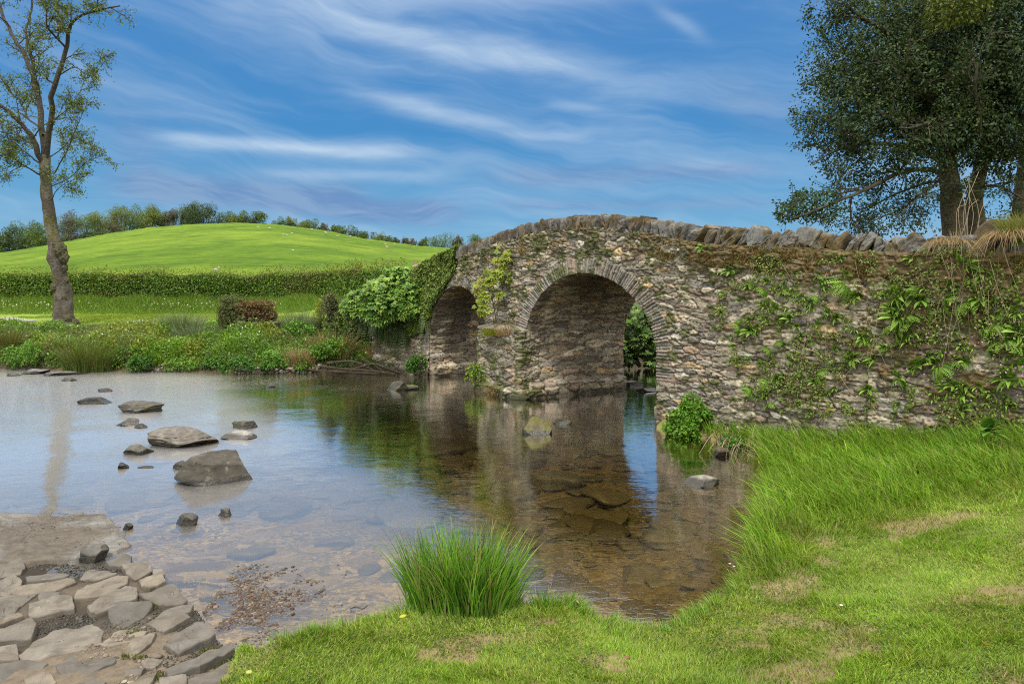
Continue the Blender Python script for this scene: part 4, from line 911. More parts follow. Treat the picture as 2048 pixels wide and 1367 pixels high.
# right: dark evergreen holly behind the wall
YL = 12.4; hb = at(1915, 470, YL); hb[2] = 1.4
holly = empty('holly_tree', hb, label='large dark evergreen tree with grey-green leaves behind the wall at right', cat='tree')
out = []
for pts, r0, r1 in (([(1912, 560, 0), (1909, 460, 0), (1900, 370, 0), (1893, 310, 0), (1870, 200, .2), (1850, 60, .4), (1840, -80, .5)], .21, .08), ([(1950, 560, .3), (1953, 460, .3), (1948, 400, .3), (1965, 320, .3), (1990, 200, .6), (2010, 60, .9), (2020, -60, 1)], .17, .07),
    ([(2030, 560, .9), (2036, 440, .9), (2047, 330, 1.0), (2070, 200, 1.2), (2090, 40, 1.2)], .13, .06)):
    p_ = pxpath(pts, YL, 30, 1); V, Fq, C = tube(p_ - hb, np.linspace(r0, r1, 30) * (1 + .35 * np.exp(-np.arange(30) / 4.)), 14, (.135, .105, .07), .22, seed=int(r0 * 100))
    g_ = sm(fbm(V[:, 0] * 4, V[:, 1] * 4, V[:, 2] * 2, 4, 3)[:, None], .5, .6); C = C * (1 - .5 * g_) + np.array([.06, .065, .035]) * .5 * g_
    mk('trunk', V, Fq, M['bark'], C, holly)
HB = [([(1895, 330, 0), (1840, 300, -.5), (1760, 290, -1), (1680, 300, -1.2), (1620, 330, -1.3)], .06), ([(1892, 345, 0), (1830, 340, -.6), (1750, 370, -1.2), (1680, 400, -1.5), (1600, 425, -1.6), (1555, 420, -1.6)], .05),
 ([(1885, 260, 0), (1800, 200, -.6), (1720, 180, -.9), (1640, 190, -1)], .07), ([(1870, 180, 0), (1800, 90, -.7), (1720, 30, -1), (1650, 0, -1.1)], .07), ([(1860, 100, 0), (1780, 40, .5), (1700, -20, .8)], .06), ([(1895, 300, 0), (1800, 260, .9), (1700, 240, 1.3), (1600, 240, 1.4)], .06),
 ([(1890, 360, 0), (1830, 370, .5), (1760, 400, .8), (1700, 440, .9)], .03), ([(1960, 330, .3), (2000, 300, -.5), (2050, 290, -1)], .06), ([(1950, 380, .3), (1990, 370, -.5), (2040, 390, -.9), (2080, 420, -1)], .03), ([(1990, 200, .5), (2040, 150, -.5), (2100, 120, -.9)], .06),
 ([(1880, 240, 0), (1860, 200, -1), (1840, 150, -1.6), (1800, 100, -2)], .06), ([(1890, 280, 0), (1880, 260, -1), (1850, 250, -1.8), (1800, 250, -2.1)], .05), ([(1965, 310, .3), (1960, 250, -1), (1950, 180, -1.8), (1960, 100, -2)], .06), ([(1800, 200, -.6), (1740, 240, -1), (1690, 260, -1.2)], .03), ([(2000, 100, .6), (1980, 50, -.8), (1960, 0, -1.5)], .06),
 ([(1889, 330, 0), (1870, 360, -.9), (1830, 400, -1.3), (1790, 440, -1.4)], .02), ([(1893, 350, 0), (1840, 390, -.2), (1800, 420, -.3), (1740, 450, -.4)], .02), ([(1870, 150, 0), (1800, 130, 1), (1720, 110, 1.6), (1640, 100, 1.8)], .05)]
out = []; tipsA = []
rg = np.random.default_rng(5)
for i, (pts, r0) in enumerate(HB):
    path = pxpath(pts, YL, 18, i); path = path + (fbm(path[:, 2] * 2, path[:, 0] * 2, None, 2, i) - .5)[:, None] * .2 * sm(np.arange(18), 0, 5)[:, None]
    o_, t_ = [], []; grow(path, r0, .008, 2, o_, t_, rg, .95, 8, .75, .05, 0, .0045); out += o_; tipsA += t_
br = tubes_obj('branches', [(p - hb, r, s_) for p, r, s_ in out], holly, M['bark'], np.array([.075, .065, .045]))
P = np.array([t[0] for t in tipsA]); Dv = norm(np.array([t[1] for t in tipsA])); P = np.repeat(P, 3, 0); Dv = np.repeat(Dv, 3, 0); n = len(P)
HL = [(.03, .06, .02), (.045, .082, .03), (.018, .036, .012), (.065, .105, .05), (.055, .08, .015)]
parts = [leaves(P - hb + rng.normal(0, .04, (n, 3)), Dv * .6 + rand_dirs(n) * .8, norm(rand_dirs(n) + [0, -.2, .5]), rng.uniform(.04, .075, n), rng.uniform(.022, .036, n), pal(HL, n))]
def pb(x, y, rpx, Y, ry=None, rz=None):
    c_ = at(x, y, Y) - hb; r = rpx / F * Y; return (*c_, r, (ry or r), r * (rz or 1))
HBL = [pb(1735, 70, 105, 11.6), pb(1690, 215, 85, 11.4), pb(1640, 240, 55, 11.3), pb(1780, 190, 120, 11.4), pb(1880, 120, 150, 12.2, 1.9), pb(2010, 60, 150, 12.4, 1.9), pb(1780, 300, 80, 11.6), pb(1690, 320, 55, 11.3), pb(1870, 260, 85, 11.0), pb(1990, 230, 100, 11.6), pb(2090, 170, 150, 12.4), pb(1850, 10, 150, 12), pb(1640, 20, 42, 11.5), pb(1960, -40, 200, 12.5, 2), pb(1675, 130, 62, 11.6), pb(1820, 330, 50, 11.2), pb(2060, 300, 70, 12)]
parts.append(blob_leaves(HBL, 105000, .062, .032, HL, None, .2, .5, .25, .46, csz=.34))
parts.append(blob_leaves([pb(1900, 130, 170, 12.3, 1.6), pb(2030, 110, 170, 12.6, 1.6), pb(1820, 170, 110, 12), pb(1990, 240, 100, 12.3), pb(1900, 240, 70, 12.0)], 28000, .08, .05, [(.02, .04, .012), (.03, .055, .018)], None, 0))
parts.append(blob_leaves([pb(1605, 408, 32, 11), pb(1570, 425, 20, 10.9), pb(1650, 415, 28, 11)], 1500, .06, .032, [(.05, .10, .015), (.04, .075, .03)], None, .1))
parts.append(blob_leaves([pb(1890, 20, 40, 10.6), pb(1930, 5, 45, 10.6)], 1600, .065, .035, [(.12, .15, .02), (.09, .12, .02)], None, .3))
parts.append(blob_leaves([pb(1760, 430, 60, 11.5), pb(1850, 420, 60, 12.6), pb(2000, 410, 70, 13), pb(1700, 395, 60, 11.5)], 1500, .055, .03, HL, None, 0.05))
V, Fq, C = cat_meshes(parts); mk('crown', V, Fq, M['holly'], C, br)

# trees on the crest of the hill, all leaning away from the wind
def hill_tree(nm, x, base_y, hpx, wpx, cols, seed, label, group, lean=.25, dens=1.0, ndist=None):
    Yd = ndist or float(np.interp(x, RX, YR)) * .99; u = (x - 1024) / F; b = at(x, base_y, Yd); b[2] = float(zfast(u * Yd, Yd)) - .3
    h = (YH - base_y + hpx) / F * Yd + H - b[2]; wd = wpx / F * Yd; rg = np.random.default_rng(seed)
    t = empty('hilltop_tree', b, label=label, cat='tree', group=group)
    out = []; blobs = []
    for k in range(3):
        dx = rg.normal(0, wd * .14); p = smoothline([(dx * .3, 0, -1), (dx * .6, 0, h * .3), (dx + lean * h * .3, rg.normal(0, .5), h * .75)], 8); out.append((p, np.linspace(.022 * h, .008 * h, 8), 5))
    for k in range(13):
        zf = rg.uniform(.3, .86); ww = wd * (.24 if zf < .7 else .17); blobs.append((rg.uniform(-.40, .40) * wd * (1.3 - zf * .6) + lean * h * (zf - .5) * .6, rg.normal(0, wd * .2), h * zf, ww, ww, h * rg.uniform(.13, .2)))
    tubes_obj('trunk', out, t, M['bark'], np.array([.08, .07, .055]), 0)
    sz = max(.28, Yd * .0014); V, Fq, C = blob_leaves(blobs, int(4200 * dens), sz, sz * .75, [tuple(1.35 * q for q in c_) for c_ in cols], None, .2, .5, .3, .40, csz=h * .12)
    mk('crown', V, Fq, M['leaf'], C, t)
HT_G = [(.06, .10, .02), (.045, .08, .018), (.085, .13, .022)]; HT_Y = [(.13, .16, .02), (.10, .13, .02), (.07, .10, .02)]; HT_D = [(.03, .055, .018), (.045, .075, .02)]; HT_B = [(.09, .09, .05), (.07, .07, .04)]
HTS = [(-75, 512, 70, 90, HT_G), (-25, 510, 62, 70, HT_G), (12, 508, 55, 60, HT_D), (45, 506, 70, 70, HT_G), (78, 500, 58, 50, HT_G), (132, 490, 68, 50, HT_B), (160, 484, 52, 60, HT_G), (185, 480, 58, 50, HT_Y), (207, 476, 50, 45, HT_B), (228, 472, 62, 46, HT_Y), (252, 468, 62, 52, HT_G), (276, 465, 56, 45, HT_Y),
 (300, 462, 56, 50, HT_Y), (322, 460, 50, 42, HT_G), (345, 458, 42, 40, HT_B), (368, 454, 50, 42, HT_G), (392, 452, 50, 62, HT_D), (412, 451, 48, 50, HT_D), (438, 450, 32, 40, HT_G), (464, 449, 30, 40, HT_Y), (488, 449, 32, 40, HT_G), (512, 450, 26, 36, HT_G),
 (560, 452, 21, 28, HT_G), (580, 454, 18, 24, HT_Y), (606, 457, 20, 30, HT_Y), (628, 460, 22, 36, HT_G), (645, 462, 18, 22, HT_B), (668, 466, 16, 26, HT_G), (690, 470, 20, 34, HT_G), (712, 474, 24, 36, HT_D), (735, 478, 18, 30, HT_G), (755, 481, 16, 30, HT_Y), (775, 484, 16, 30, HT_G), (795, 487, 16, 26, HT_D), (815, 489, 15, 26, HT_B), (845, 492, 18, 14, HT_G), (880, 494, 30, 46, HT_G), (915, 496, 24, 20, HT_B), (945, 498, 32, 50, HT_G), (975, 500, 30, 40, HT_G)]
for i, (x, b_, h_, w_, c_) in enumerate(HTS):
    desc = {id(HT_G): 'mid green', id(HT_Y): 'yellow green', id(HT_D): 'dark green', id(HT_B): 'thin brownish'}[id(c_)]
    where = 'in the wood at the left shoulder of the hill' if x < 220 else ('in the dense tree row on top of the hill' if x < 530 else ('in the low gappy tree row on the falling ridge' if x < 830 else 'far away beyond the gap in the ridge row'))
    hill_tree('hilltop_tree', x, b_, h_, w_ * 1.2, c_, i + 7, f'{desc} windswept tree {where}', 'windswept trees along the hill crest', .35 if x > 200 else .1, 1.0 if x > 520 else 1.35)
# hedge bank below those trees
def band(name, x0, x1, n, hpx, L, cols, label, cat, yoff=0, dn=1.0):
    x = rng.uniform(x0, x1, n); Yd = np.interp(x, RX, YR) * dn + rng.normal(0, 1.2, n); u = (x - 1024) / F; h = hpx(x) / F * Yd * rng.random(n) ** .8
    P = np.stack([u * Yd, Yd, zfast(u * Yd, Yd) + h - .2], 1); d = rand_dirs(n)
    V, Fq, C = leaves(P, d, norm(rand_dirs(n) * .7 + [0, -.3, .5]), L * rng.uniform(.6, 1.3, n), L * .7, pal(cols, n)); return tag(mk(name, V, Fq, M['leaf'], C), label=label, cat=cat)
band('hedgerow', -150, 540, 16000, lambda x: np.interp(x, [-100, 220, 540], [40, 22, 9]) * (.55 + .9 * fbm(x / 22, x * 0, None, 3, 4)), .5, HT_D + HT_G, 'dark hedge and scrub under the tree row along the upper left of the pasture', 'hedgerow', dn=.985)
band('hedgerow', 540, 1000, 9000, lambda x: 6 * (.4 + 1.3 * fbm(x / 22, x * 0, None, 3, 4)), .4, HT_D + HT_G, 'low dark hedge line on the falling right ridge of the pasture', 'hedgerow')
fe = empty('field_fence', gp(160, 492), label='thin post fence in front of the hedge at the upper edge of the pasture', cat='fence'); fl = np.array(fe.location)
xp = np.concatenate([np.arange(40, 480, 19)]); tops = []
for i, x in enumerate(xp):
    Yd = float(np.interp(x, RX, YR)) * .95; X = (x - 1024) / F * Yd; z = float(zfast(X, Yd)); a_, b_ = np.array([X, Yd, z - .2]) - fl, np.array([X, Yd, z + 1.3]) - fl
    V, Fq, C = tube([a_, b_], .11, 5, (.24, .22, .18)); mk('post', V, Fq, M['wood'], C, fe); tops.append(b_ - [0, 0, .15])
V, Fq, C = tube(np.array(tops), .02, 4, (.2, .2, .19)); mk('wire', V, Fq, M['wood'], C, fe)

# ---- sheep
def sheep_mesh():
    me = bpy.data.meshes.new('body'); o = bpy.data.objects.new('body', me)
    vs = [(-.42, 0, .62), (-.15, 0, .64), (.2, 0, .63), (.42, 0, .68), (.58, 0, .82), (.74, 0, .80)]; ed = [(0, 1), (1, 2), (2, 3), (3, 4), (4, 5)]; rad = [.20, .27, .26, .19, .11, .06]
    for bx_, k in ((-.36, 0), (.3, 2)):
        for sy in (-1, 1):
            n0 = len(vs); vs += [(bx_, sy * .14, .42), (bx_ + .02, sy * .15, .2), (bx_, sy * .15, .0)]; ed += [(k, n0), (n0, n0 + 1), (n0 + 1, n0 + 2)]; rad += [.09, .05, .04]
    for sy in (-1, 1): vs.append((.56, sy * .14, .88)); ed.append((4, len(vs) - 1)); rad.append(.03)
    me.from_pydata(vs, ed, []); SC.collection.objects.link(o); md = o.modifiers.new('skin', 'SKIN'); o.modifiers.new('sub', 'SUBSURF').levels = 1; o.modifiers['sub'].render_levels = 1
    for i, r_ in enumerate(rad): me.skin_vertices[0].data[i].radius = (r_, r_)
    me.skin_vertices[0].data[0].use_root = True
    dg = bpy.context.evaluated_depsgraph_get(); dg.update(); m2 = bpy.data.meshes.new_from_object(o.evaluated_get(dg)); bpy.data.objects.remove(o)
    co_ = np.zeros(len(m2.vertices) * 3, np.float32); m2.vertices.foreach_get('co', co_); co_ = co_.reshape(-1, 3)
    a = m2.color_attributes.new('Col', 'FLOAT_COLOR', 'POINT'); c = np.ones((len(co_), 4), np.float32); c[:, :3] = (.40, .38, .32)
    fw = co_[:, 0] > .66; c[fw, :3] = (.25, .22, .18); c[co_[:, 2] < .25, :3] = (.3, .27, .22); a.data.foreach_set('color', c.ravel()); m2.materials.clear(); m2.materials.append(M['wool'])
    for p_ in m2.polygons: p_.use_smooth = True
    m2.name = 'sheep'; return m2
SM = sheep_mesh()
for i, (x, y, wp, lab) in enumerate([(430, 544, 14, 'sheep standing just above the clipped hedge, larger of the close pair'), (438, 538, 8, 'lamb just behind the sheep above the clipped hedge'), (565, 545, 11, 'sheep half hidden by the hedge top'), (578, 545, 7, 'lamb beside the sheep half hidden by the hedge top'),
  (516, 456, 6, None), (540, 459, 8, None), (566, 471, 6, None), (574, 472, 6, None), (583, 469, 7, None), (586, 503, 8, 'lone grey sheep lying in the middle of the pasture'), (623, 461, 7, None), (652, 468, 8, None), (675, 474, 7, None), (775, 497, 9, None), (770, 490, 6, None), (790, 491, 6, None), (700, 475, 7, None)]):
    p = gp(x, y, 40); s_ = wp / F * p[1] / 1.25; s_ = min(s_ * .85, 1.2)
    o = bpy.data.objects.new('sheep', SM); SC.collection.objects.link(o); o.location = p - np.array([0, 0, .02]); o.scale = (s_,) * 3; o.rotation_euler = (0, 0, rng.uniform(-.6, .6) + (math.pi if i % 2 else 0))
    tag(o, label=lab or 'tiny pale sheep grazing high on the green hill pasture', cat='sheep', group=None if lab else 'sheep grazing on the upper hillside')

# ------------------------------------------------------------------ clipped hedge, verge, flowers
HPX = np.array([-40, -12, -8, -5.2, -3.7]); HPY = np.array([33.6, 32.5, 29.2, 25.5, 23.2])
def hedge_line(t): return np.interp(t, np.linspace(0, 1, 5) ** .8, HPX), np.interp(t, np.linspace(0, 1, 5) ** .8, HPY)
tt = np.linspace(0, 1, 300); hx, hy = hedge_line(tt); hs = np.concatenate([[0], np.cumsum(np.hypot(np.diff(hx), np.diff(hy)))])
hed = empty('clipped_hedge', (-12, 32.5, 1.4), label='long clipped dark green hedge between the road verge and the hill pasture', cat='hedge')
def hedge_pts(n):
    s_ = rng.uniform(0, hs[-1], n); return np.interp(s_, hs, hx), np.interp(s_, hs, hy), s_
hz0 = lambda s_: 1.42 + .0 * s_; HTOP = 3.17
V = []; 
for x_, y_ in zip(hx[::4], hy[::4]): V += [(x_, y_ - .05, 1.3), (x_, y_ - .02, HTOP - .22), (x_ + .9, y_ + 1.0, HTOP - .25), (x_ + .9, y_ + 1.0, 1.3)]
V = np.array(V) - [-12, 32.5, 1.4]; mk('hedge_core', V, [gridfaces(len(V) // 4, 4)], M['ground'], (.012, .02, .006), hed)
n = 120000; x_, y_, s_ = hedge_pts(n); v = rng.random(n); lum = fbm(s_ * 1.2, v * 2.2, None, 4, 3); dep = rng.random(n) ** 1.6 * .30 - .20 - .22 * (lum - .5)
z = hz0(s_) + v * (HTOP - 1.42) + .30 * (fbm(s_ * .7, v * 0, None, 4, 8) - .5) * v
P = np.stack([x_, y_ + dep, z], 1); D = norm(rand_dirs(n) + [0, -.3, -.2]); c = pal([(.14, .26, .034), (.09, .175, .024), (.20, .31, .04), (.05, .10, .018)], n, .3)
fl_ = sm(fbm(s_ * .5, v * 3, None, 3, 19), .55, .66)[:, None]; c = c * (1 - .35 * fl_) + np.array([.13, .08, .04]) * .35 * fl_
V1 = leaves(P, D, norm(rand_dirs(n) * .8 + [0, -.6, .4]), rng.uniform(.06, .12, n), rng.uniform(.04, .07, n), c)
n = 30000; x_, y_, s_ = hedge_pts(n); w_ = rng.random(n); P = np.stack([x_ + .0, y_ + w_ * 1.0 - .12, HTOP - .10 + .12 * rng.random(n) ** 2 + .34 * (fbm(s_ * .7, s_ * 0, None, 4, 8) - .5) + .45 * (rng.random(n) ** 12)], 1)
V2 = leaves(P, norm(rand_dirs(n) + [0, 0, .6]), norm(rand_dirs(n) + [0, -.2, .7]), rng.uniform(.06, .11, n), .05, pal([(.15, .19, .02), (.11, .16, .02), (.20, .20, .04)], n))
V, Fq, C = cat_meshes([V1, V2]); mk('foliage', V - [-12, 32.5, 1.4], Fq, M['leaf'], C, hed)
# verge grass under the hedge
n = 60000; x_, y_, s_ = hedge_pts(n); off = rng.random(n) * 1.5; Y = y_ - off; z = np.maximum(zfast(x_, Y), 1.25) + .25 * sm(off, 1.5, 0); hgt = (.12 + .30 * fbm(s_ * .8, off, None, 3, 4)) * (.5 + .7 * sm(off, 1.5, .2)); mg = rng.uniform(.1, .6, n); a = rng.uniform(0, 6.28, n)
g_ = pal([(.13, .26, .026), (.18, .30, .03), (.09, .19, .022), (.21, .28, .04)], n)
V, Fq, C = blades(np.stack([x_, Y, z - .05], 1), hgt, np.stack([np.cos(a) * mg, np.sin(a) * mg, 0 * a], 1), .022, g_, 2)
tag(mk('verge_grass', V, Fq, M['blade'], C), kind='stuff', label='rough green verge grass below the clipped hedge', cat='grass')
n = 900; s_ = rng.uniform(hs[-1] * .35, hs[-1] * .86, n); k = fbm(s_ * .9, s_ * 0, None, 3, 6) > .42; s_ = s_[k]; n = len(s_); x_, y_ = np.interp(s_, hs, hx), np.interp(s_, hs, hy); off = rng.uniform(.15, 1.1, n); P = np.stack([x_, y_ - off, 1.55 + rng.uniform(.0, .6, n) * (1 - off * .5)], 1)
V, Fq, C = leaves(P, rand_dirs(n), norm(rand_dirs(n) * .4 + [0, -.6, .6]), .055, .055, pal([(.62, .64, .55), (.5, .55, .42)], n))
tag(mk('cow_parsley', V, Fq, M['dry'], C), kind='stuff', label='white flowering cow parsley in the verge under the hedge', cat='flowers')
# mown strip grass texture and road
n = 60000; X = rng.uniform(-20, -2.2, n); Y = rng.uniform(21.6, 31.5, n); hh_ = np.interp(X, HPX, HPY); k = (Y < hh_ - 1.2) & (segdist(X, Y, FAR[:-2], False) > 2.0) & ~((X < -17.2) & (np.abs(Y - np.interp(X, [-40, -17.4], [31.5, 25.0])) < 1.5)); X, Y = X[k], Y[k]; n = len(X); mg = rng.uniform(.2, .9, n); a = rng.uniform(0, 6.28, n)
V, Fq, C = blades(np.stack([X, Y, zfast(X, Y)], 1), rng.uniform(.03, .08, n), np.stack([np.cos(a) * mg, np.sin(a) * mg, 0 * a], 1), .02, pal([(.20, .28, .025), (.26, .33, .035), (.15, .24, .02)], n), 2)
tag(mk('mown_grass', V, Fq, M['blade'], C), kind='stuff', label='bright mown grass strip behind the riverside plants', cat='grass')
V = []
for x_, y_ in zip(np.linspace(-40, -17.4, 30), np.linspace(31.5, 25.0, 30)): V += [(x_, y_ + e_ * min(1, (-17.0 - x_) / 3), float(zfast(x_, y_ + e_ * min(1, (-17.0 - x_) / 3))) + .03) for e_ in (-1.5, -.75, 0, .75, 1.5)]
tag(mk('road', V, [gridfaces(30, 5)], M['earth'], (.30, .29, .28)), kind='structure')

# ------------------------------------------------------------------ far bank plants
def bank_d(X, Y): return segdist(X, Y, FAR[:-2], False)
X = rng.uniform(-21, -1.2, 330000); Y = rng.uniform(18.2, 25.5, 330000); k = inside(X, Y, FAR); X, Y = X[k], Y[k]; d = bank_d(X, Y)
lim = 2.15 + 2.3 * sm(X, -7, -4.2) + .5 * (fbm(X * .8, X * 0, None, 3, 6) - .5); k = (d < lim) & (d > .05); X, Y, d = X[k], Y[k], d[k]
isw = (X > -3.0) & (np.abs(Y - np.interp(X, PX, PY)) < .6); X, Y, d = X[~isw], Y[~isw], d[~isw]
pt = fbm(X * .9, Y * 1.1, None, 4, 71); p2 = fbm(X * .7 + 5, Y * 1.0, None, 3, 73); hm = (.10 + .42 * sm(pt, .35, .65)) * (1 - .55 * sm(d, 1.2, 2.2) * sm(X, -5, -7)) * sm(d, 0, .35) + .05
BC = [(.07, .16, .018), (.10, .20, .02), (.045, .10, .016), (.15, .22, .03), (.09, .14, .05)]
def bankcol(n, pt, p2):
    base = pal([(.16, .32, .026), (.21, .37, .035), (.10, .21, .02)], n, .22); yl = pal([(.26, .32, .045), (.20, .26, .04)], n, .2); gy = pal([(.17, .25, .10), (.20, .28, .12), (.10, .16, .06)], n, .2); br_ = pal([(.20, .13, .06), (.14, .10, .045), (.12, .12, .03)], n, .2)
    a = sm(p2, .52, .62)[:, None]; b_ = sm(pt, .42, .34)[:, None] * .6; c = base * (1 - a) + yl * a; c = c * (1 - b_) + br_ * b_; gq = (sm(fbm(p2 * 20, pt * 20, None, 2, 4), .5, .6) * .7)[:, None]; return c * (1 - gq) + gy * gq
kb = rng.random(len(X)) < .36
n = kb.sum(); mg = rng.uniform(.15, .9, n); a = rng.normal(-1.6, 1.3, n)
V1 = blades(np.stack([X[kb], Y[kb], zfast(X[kb], Y[kb]) - .03], 1), hm[kb] * rng.uniform(.6, 1.35, n) + .08, np.stack([np.cos(a) * mg, np.sin(a) * mg, 0 * a], 1), rng.uniform(.012, .026, n), bankcol(n, pt[kb], p2[kb]), 3)
kl = ~kb; n = kl.sum(); P = np.stack([X[kl], Y[kl], zfast(X[kl], Y[kl]) + hm[kl] * rng.random(n) ** .5], 1)
V2 = leaves(P, norm(rand_dirs(n) + [0, -.3, .1]), norm(rand_dirs(n) * .7 + [0, -.4, .7]), rng.uniform(.045, .10, n), rng.uniform(.03, .06, n), bankcol(n, pt[kl], p2[kl]))
V, Fq, C = cat_meshes([V1, V2]); tag(mk('bank_undergrowth', V, Fq, M['leaf'], C), kind='stuff', label='tangled wild grasses and herbs covering the far river bank', cat='undergrowth')
k = rng.random(len(X)) < .004; q = np.stack([X[k], Y[k], zfast(X[k], Y[k]) + hm[k] + .03], 1); q = q[(fbm(q[:, 0] * .5, q[:, 1] * 0, None, 3, 33) > .5)]
V, Fq, C = leaves(q, rand_dirs(len(q)), norm(rand_dirs(len(q)) * .4 + [0, -.6, .6]), .05, .05, pal([(.6, .62, .55)], len(q)))
tag(mk('white_flowers', V, Fq, M['dry'], C), kind='stuff', label='scattered small white flowers among the far bank herbs', cat='flowers')

def shrub(name, x, yb, wpx, hpx, Yd, n, L, W, cols, seed, label, cat='shrub', group=None, depth=.7, nb=7, wts=None, zbase=None, mat='leaf', dark=True, flat=1.0):
    rg = np.random.default_rng(seed); s_ = Yd / F; wd, h = wpx * s_, hpx * s_; b = at(x, yb, Yd)
    if zbase is not None: b[2] = zbase
    t = empty(name, b, label=label, cat=cat, group=group); out, bl = [], []
    for i in range(nb):
        a = rg.uniform(0, 6.28); rr = rg.uniform(.05, .46); cx, cy, cz = math.cos(a) * rr * wd, math.sin(a) * rr * wd * depth, h * rg.uniform(.3, .78) * (1 - .35 * rr * 2)
        r = rg.uniform(.10, .24); bl.append((cx, cy, cz, r * wd, r * wd * depth, r * h * 1.35 * flat)); out.append((smoothline([(cx * .15, cy * .15, -.05), (cx * .5, cy * .5, cz * .5), (cx, cy, cz)], 6), np.linspace(.012, .004, 6) * max(1, wd), 4))
    bl.append((0, 0, h * .36, wd * .31, wd * .31 * depth, h * .38))
    tubes_obj('stems', out, t, M['bark'], np.array([.10, .075, .05]), 0)
    V, Fq, C = blob_leaves(bl, n, L, W, cols, wts, .45, .6, .25, .38 if n > 600 else 0, csz=.16 * wd + .05); mk('foliage', V, Fq, M['leaf'], C, t); return t
FRESH = [(.11, .27, .022), (.16, .33, .03), (.07, .18, .018)]; DEEP = [(.06, .17, .018), (.09, .23, .026), (.04, .11, .014)]
for i, (x, yb, w_, h_, c_, lab) in enumerate([(72, 735, 140, 66, FRESH, 'fresh green ferny shrub at the water edge below the tree'), (243, 738, 84, 62, FRESH, 'rounded bright green shrub right of the brown tussock'), (300, 741, 90, 44, DEEP, 'low deep green shrub beside the rounded bright one'),
  (385, 741, 90, 40, FRESH, 'low leafy shrub above the pale pebbles'), (440, 742, 70, 34, DEEP, 'small deep green shrub in the middle of the far waterline'), (500, 744, 90, 40, DEEP, 'dark leafy shrub hanging over the far waterline'), (570, 738, 110, 54, FRESH, 'leafy shrub left of the dry reed fringe'),
  (660, 722, 120, 60, FRESH, 'wide fresh green shrub above the exposed roots'), (715, 690, 100, 52, DEEP, 'deep green shrub just below the hanging ferns'), (620, 680, 110, 48, FRESH, 'broad leafy clump between ruined wall and hanging ferns'), (235, 690, 110, 36, FRESH, 'light green mound of herbs right of the tree foot'),
  (310, 685, 90, 34, FRESH, 'light green mound of herbs in front of the grey rushes'), (830, 748, 56, 44, DEEP, 'fern clump at the waterline against the left arch abutment')]):
    p = gp(x, yb - 4, 15) if x < 780 else at(x, yb, 18.3); shrub('bank_shrub' if x < 800 else 'fern_clump', x, yb, w_, h_, p[1] + .05, int(w_ * h_ * .55), .075, .045, c_, i + 60, lab, 'shrub')
def tussock(x, yb, wpx, hpx, n, cols, label, wd=.016, droop=.5, Y=None, spread=.6, cat='grass tussock', name='grass_tussock'):
    p = gp(x, yb, 15) if Y is None else at(x, yb, Y); s_ = p[1] / F
    return sedge(name, p, n, hpx * s_ * 1.15, spread, wd, cols, wpx * s_ * .32, droop, label=label, cat=cat)
OLIVE = [(.10, .12, .03), (.14, .12, .045), (.08, .11, .02)]; GREYG = [(.14, .20, .10), (.18, .24, .13), (.10, .15, .06)]; STRAW = [(.28, .22, .11), (.22, .16, .08), (.34, .27, .14)]
for a in ((14, 706, 60, 58, 500, OLIVE, 'brown olive rush tussock at the left edge of the far bank'), (178, 742, 90, 66, 900, [(.10, .16, .025), (.14, .15, .05), (.08, .12, .02)], 'drooping brown green tussock between two shrubs at the waterline'), (130, 715, 60, 40, 400, OLIVE, 'small olive tussock under the tree'),
  (365, 668, 70, 46, 700, GREYG, 'blue grey rush tussock in front of the mown strip'), (395, 685, 80, 40, 600, GREYG, 'grey green tussock left of the ruined wall'), (290, 664, 60, 30, 400, GREYG, 'pale rush tussock near the mown strip'), (600, 664, 70, 44, 600, GREYG, 'grey tussock right of the ruined wall'),
  (600, 738, 50, 40, 400, STRAW, 'dry brown reed fringe hanging to the water'), (668, 715, 70, 56, 600, [(.22, .17, .08), (.14, .15, .04)], 'rusty dry grass tuft above the exposed roots'), (740, 715, 40, 30, 260, STRAW, 'pale dry grass tuft beside the low stone revetment')): tussock(*a)

# ruined ivy wall stub
def stub():
    p0 = gp(498, 668, 15); s_ = p0[1] / F; t = empty('ruined_wall', p0, label='short ruined wall stub with ivy and rust brown leaves on the far bank', cat='wall')
    parts = []; r = np.random.default_rng(2)
    for row in range(13):
        z = -.15 + row * .085; xl, xr = -.86, .90 - max(0, row - 6) * .10
        x = xl + r.uniform(0, .1)
        while x < xr:
            L = r.uniform(.14, .34); V, Fc = rock(int(r.integers(900)), L, .5, .085 * r.uniform(.8, 1.1), 2, 5, .12, .8); parts.append((V + [x + L / 2, r.normal(0, .03), z + .18 * (x < -.35) * 0], [Fc], pal([(.17, .13, .10), (.12, .09, .07), (.20, .15, .12)], 1))); x += L * .96
    V, Fq, C = cat_meshes(parts); mk('masonry', V, Fq, M['stone'], C, t)
    V, Fq, C = blob_leaves([(-.60, -.22, .50, .28, .12, .62), (-.5, 0, 1.08, .38, .3, .13), (-.70, 0, .6, .18, .3, .5)], 5200, .05, .045, [(.10, .13, .035), (.07, .10, .025), (.13, .15, .05)], None, .3); mk('ivy', V, Fq, M['leaf'], C, t)
    V, Fq, C = blob_leaves([(.25, -.1, .92, .55, .26, .12), (.62, -.14, .60, .28, .12, .2), (.2, -.28, .75, .42, .05, .16)], 3400, .06, .04, [(.17, .08, .03), (.13, .075, .035), (.22, .14, .05), (.10, .065, .03), (.12, .13, .04)], None, .3); mk('dead_leaves', V, Fq, M['leaf'], C, t)
stub()
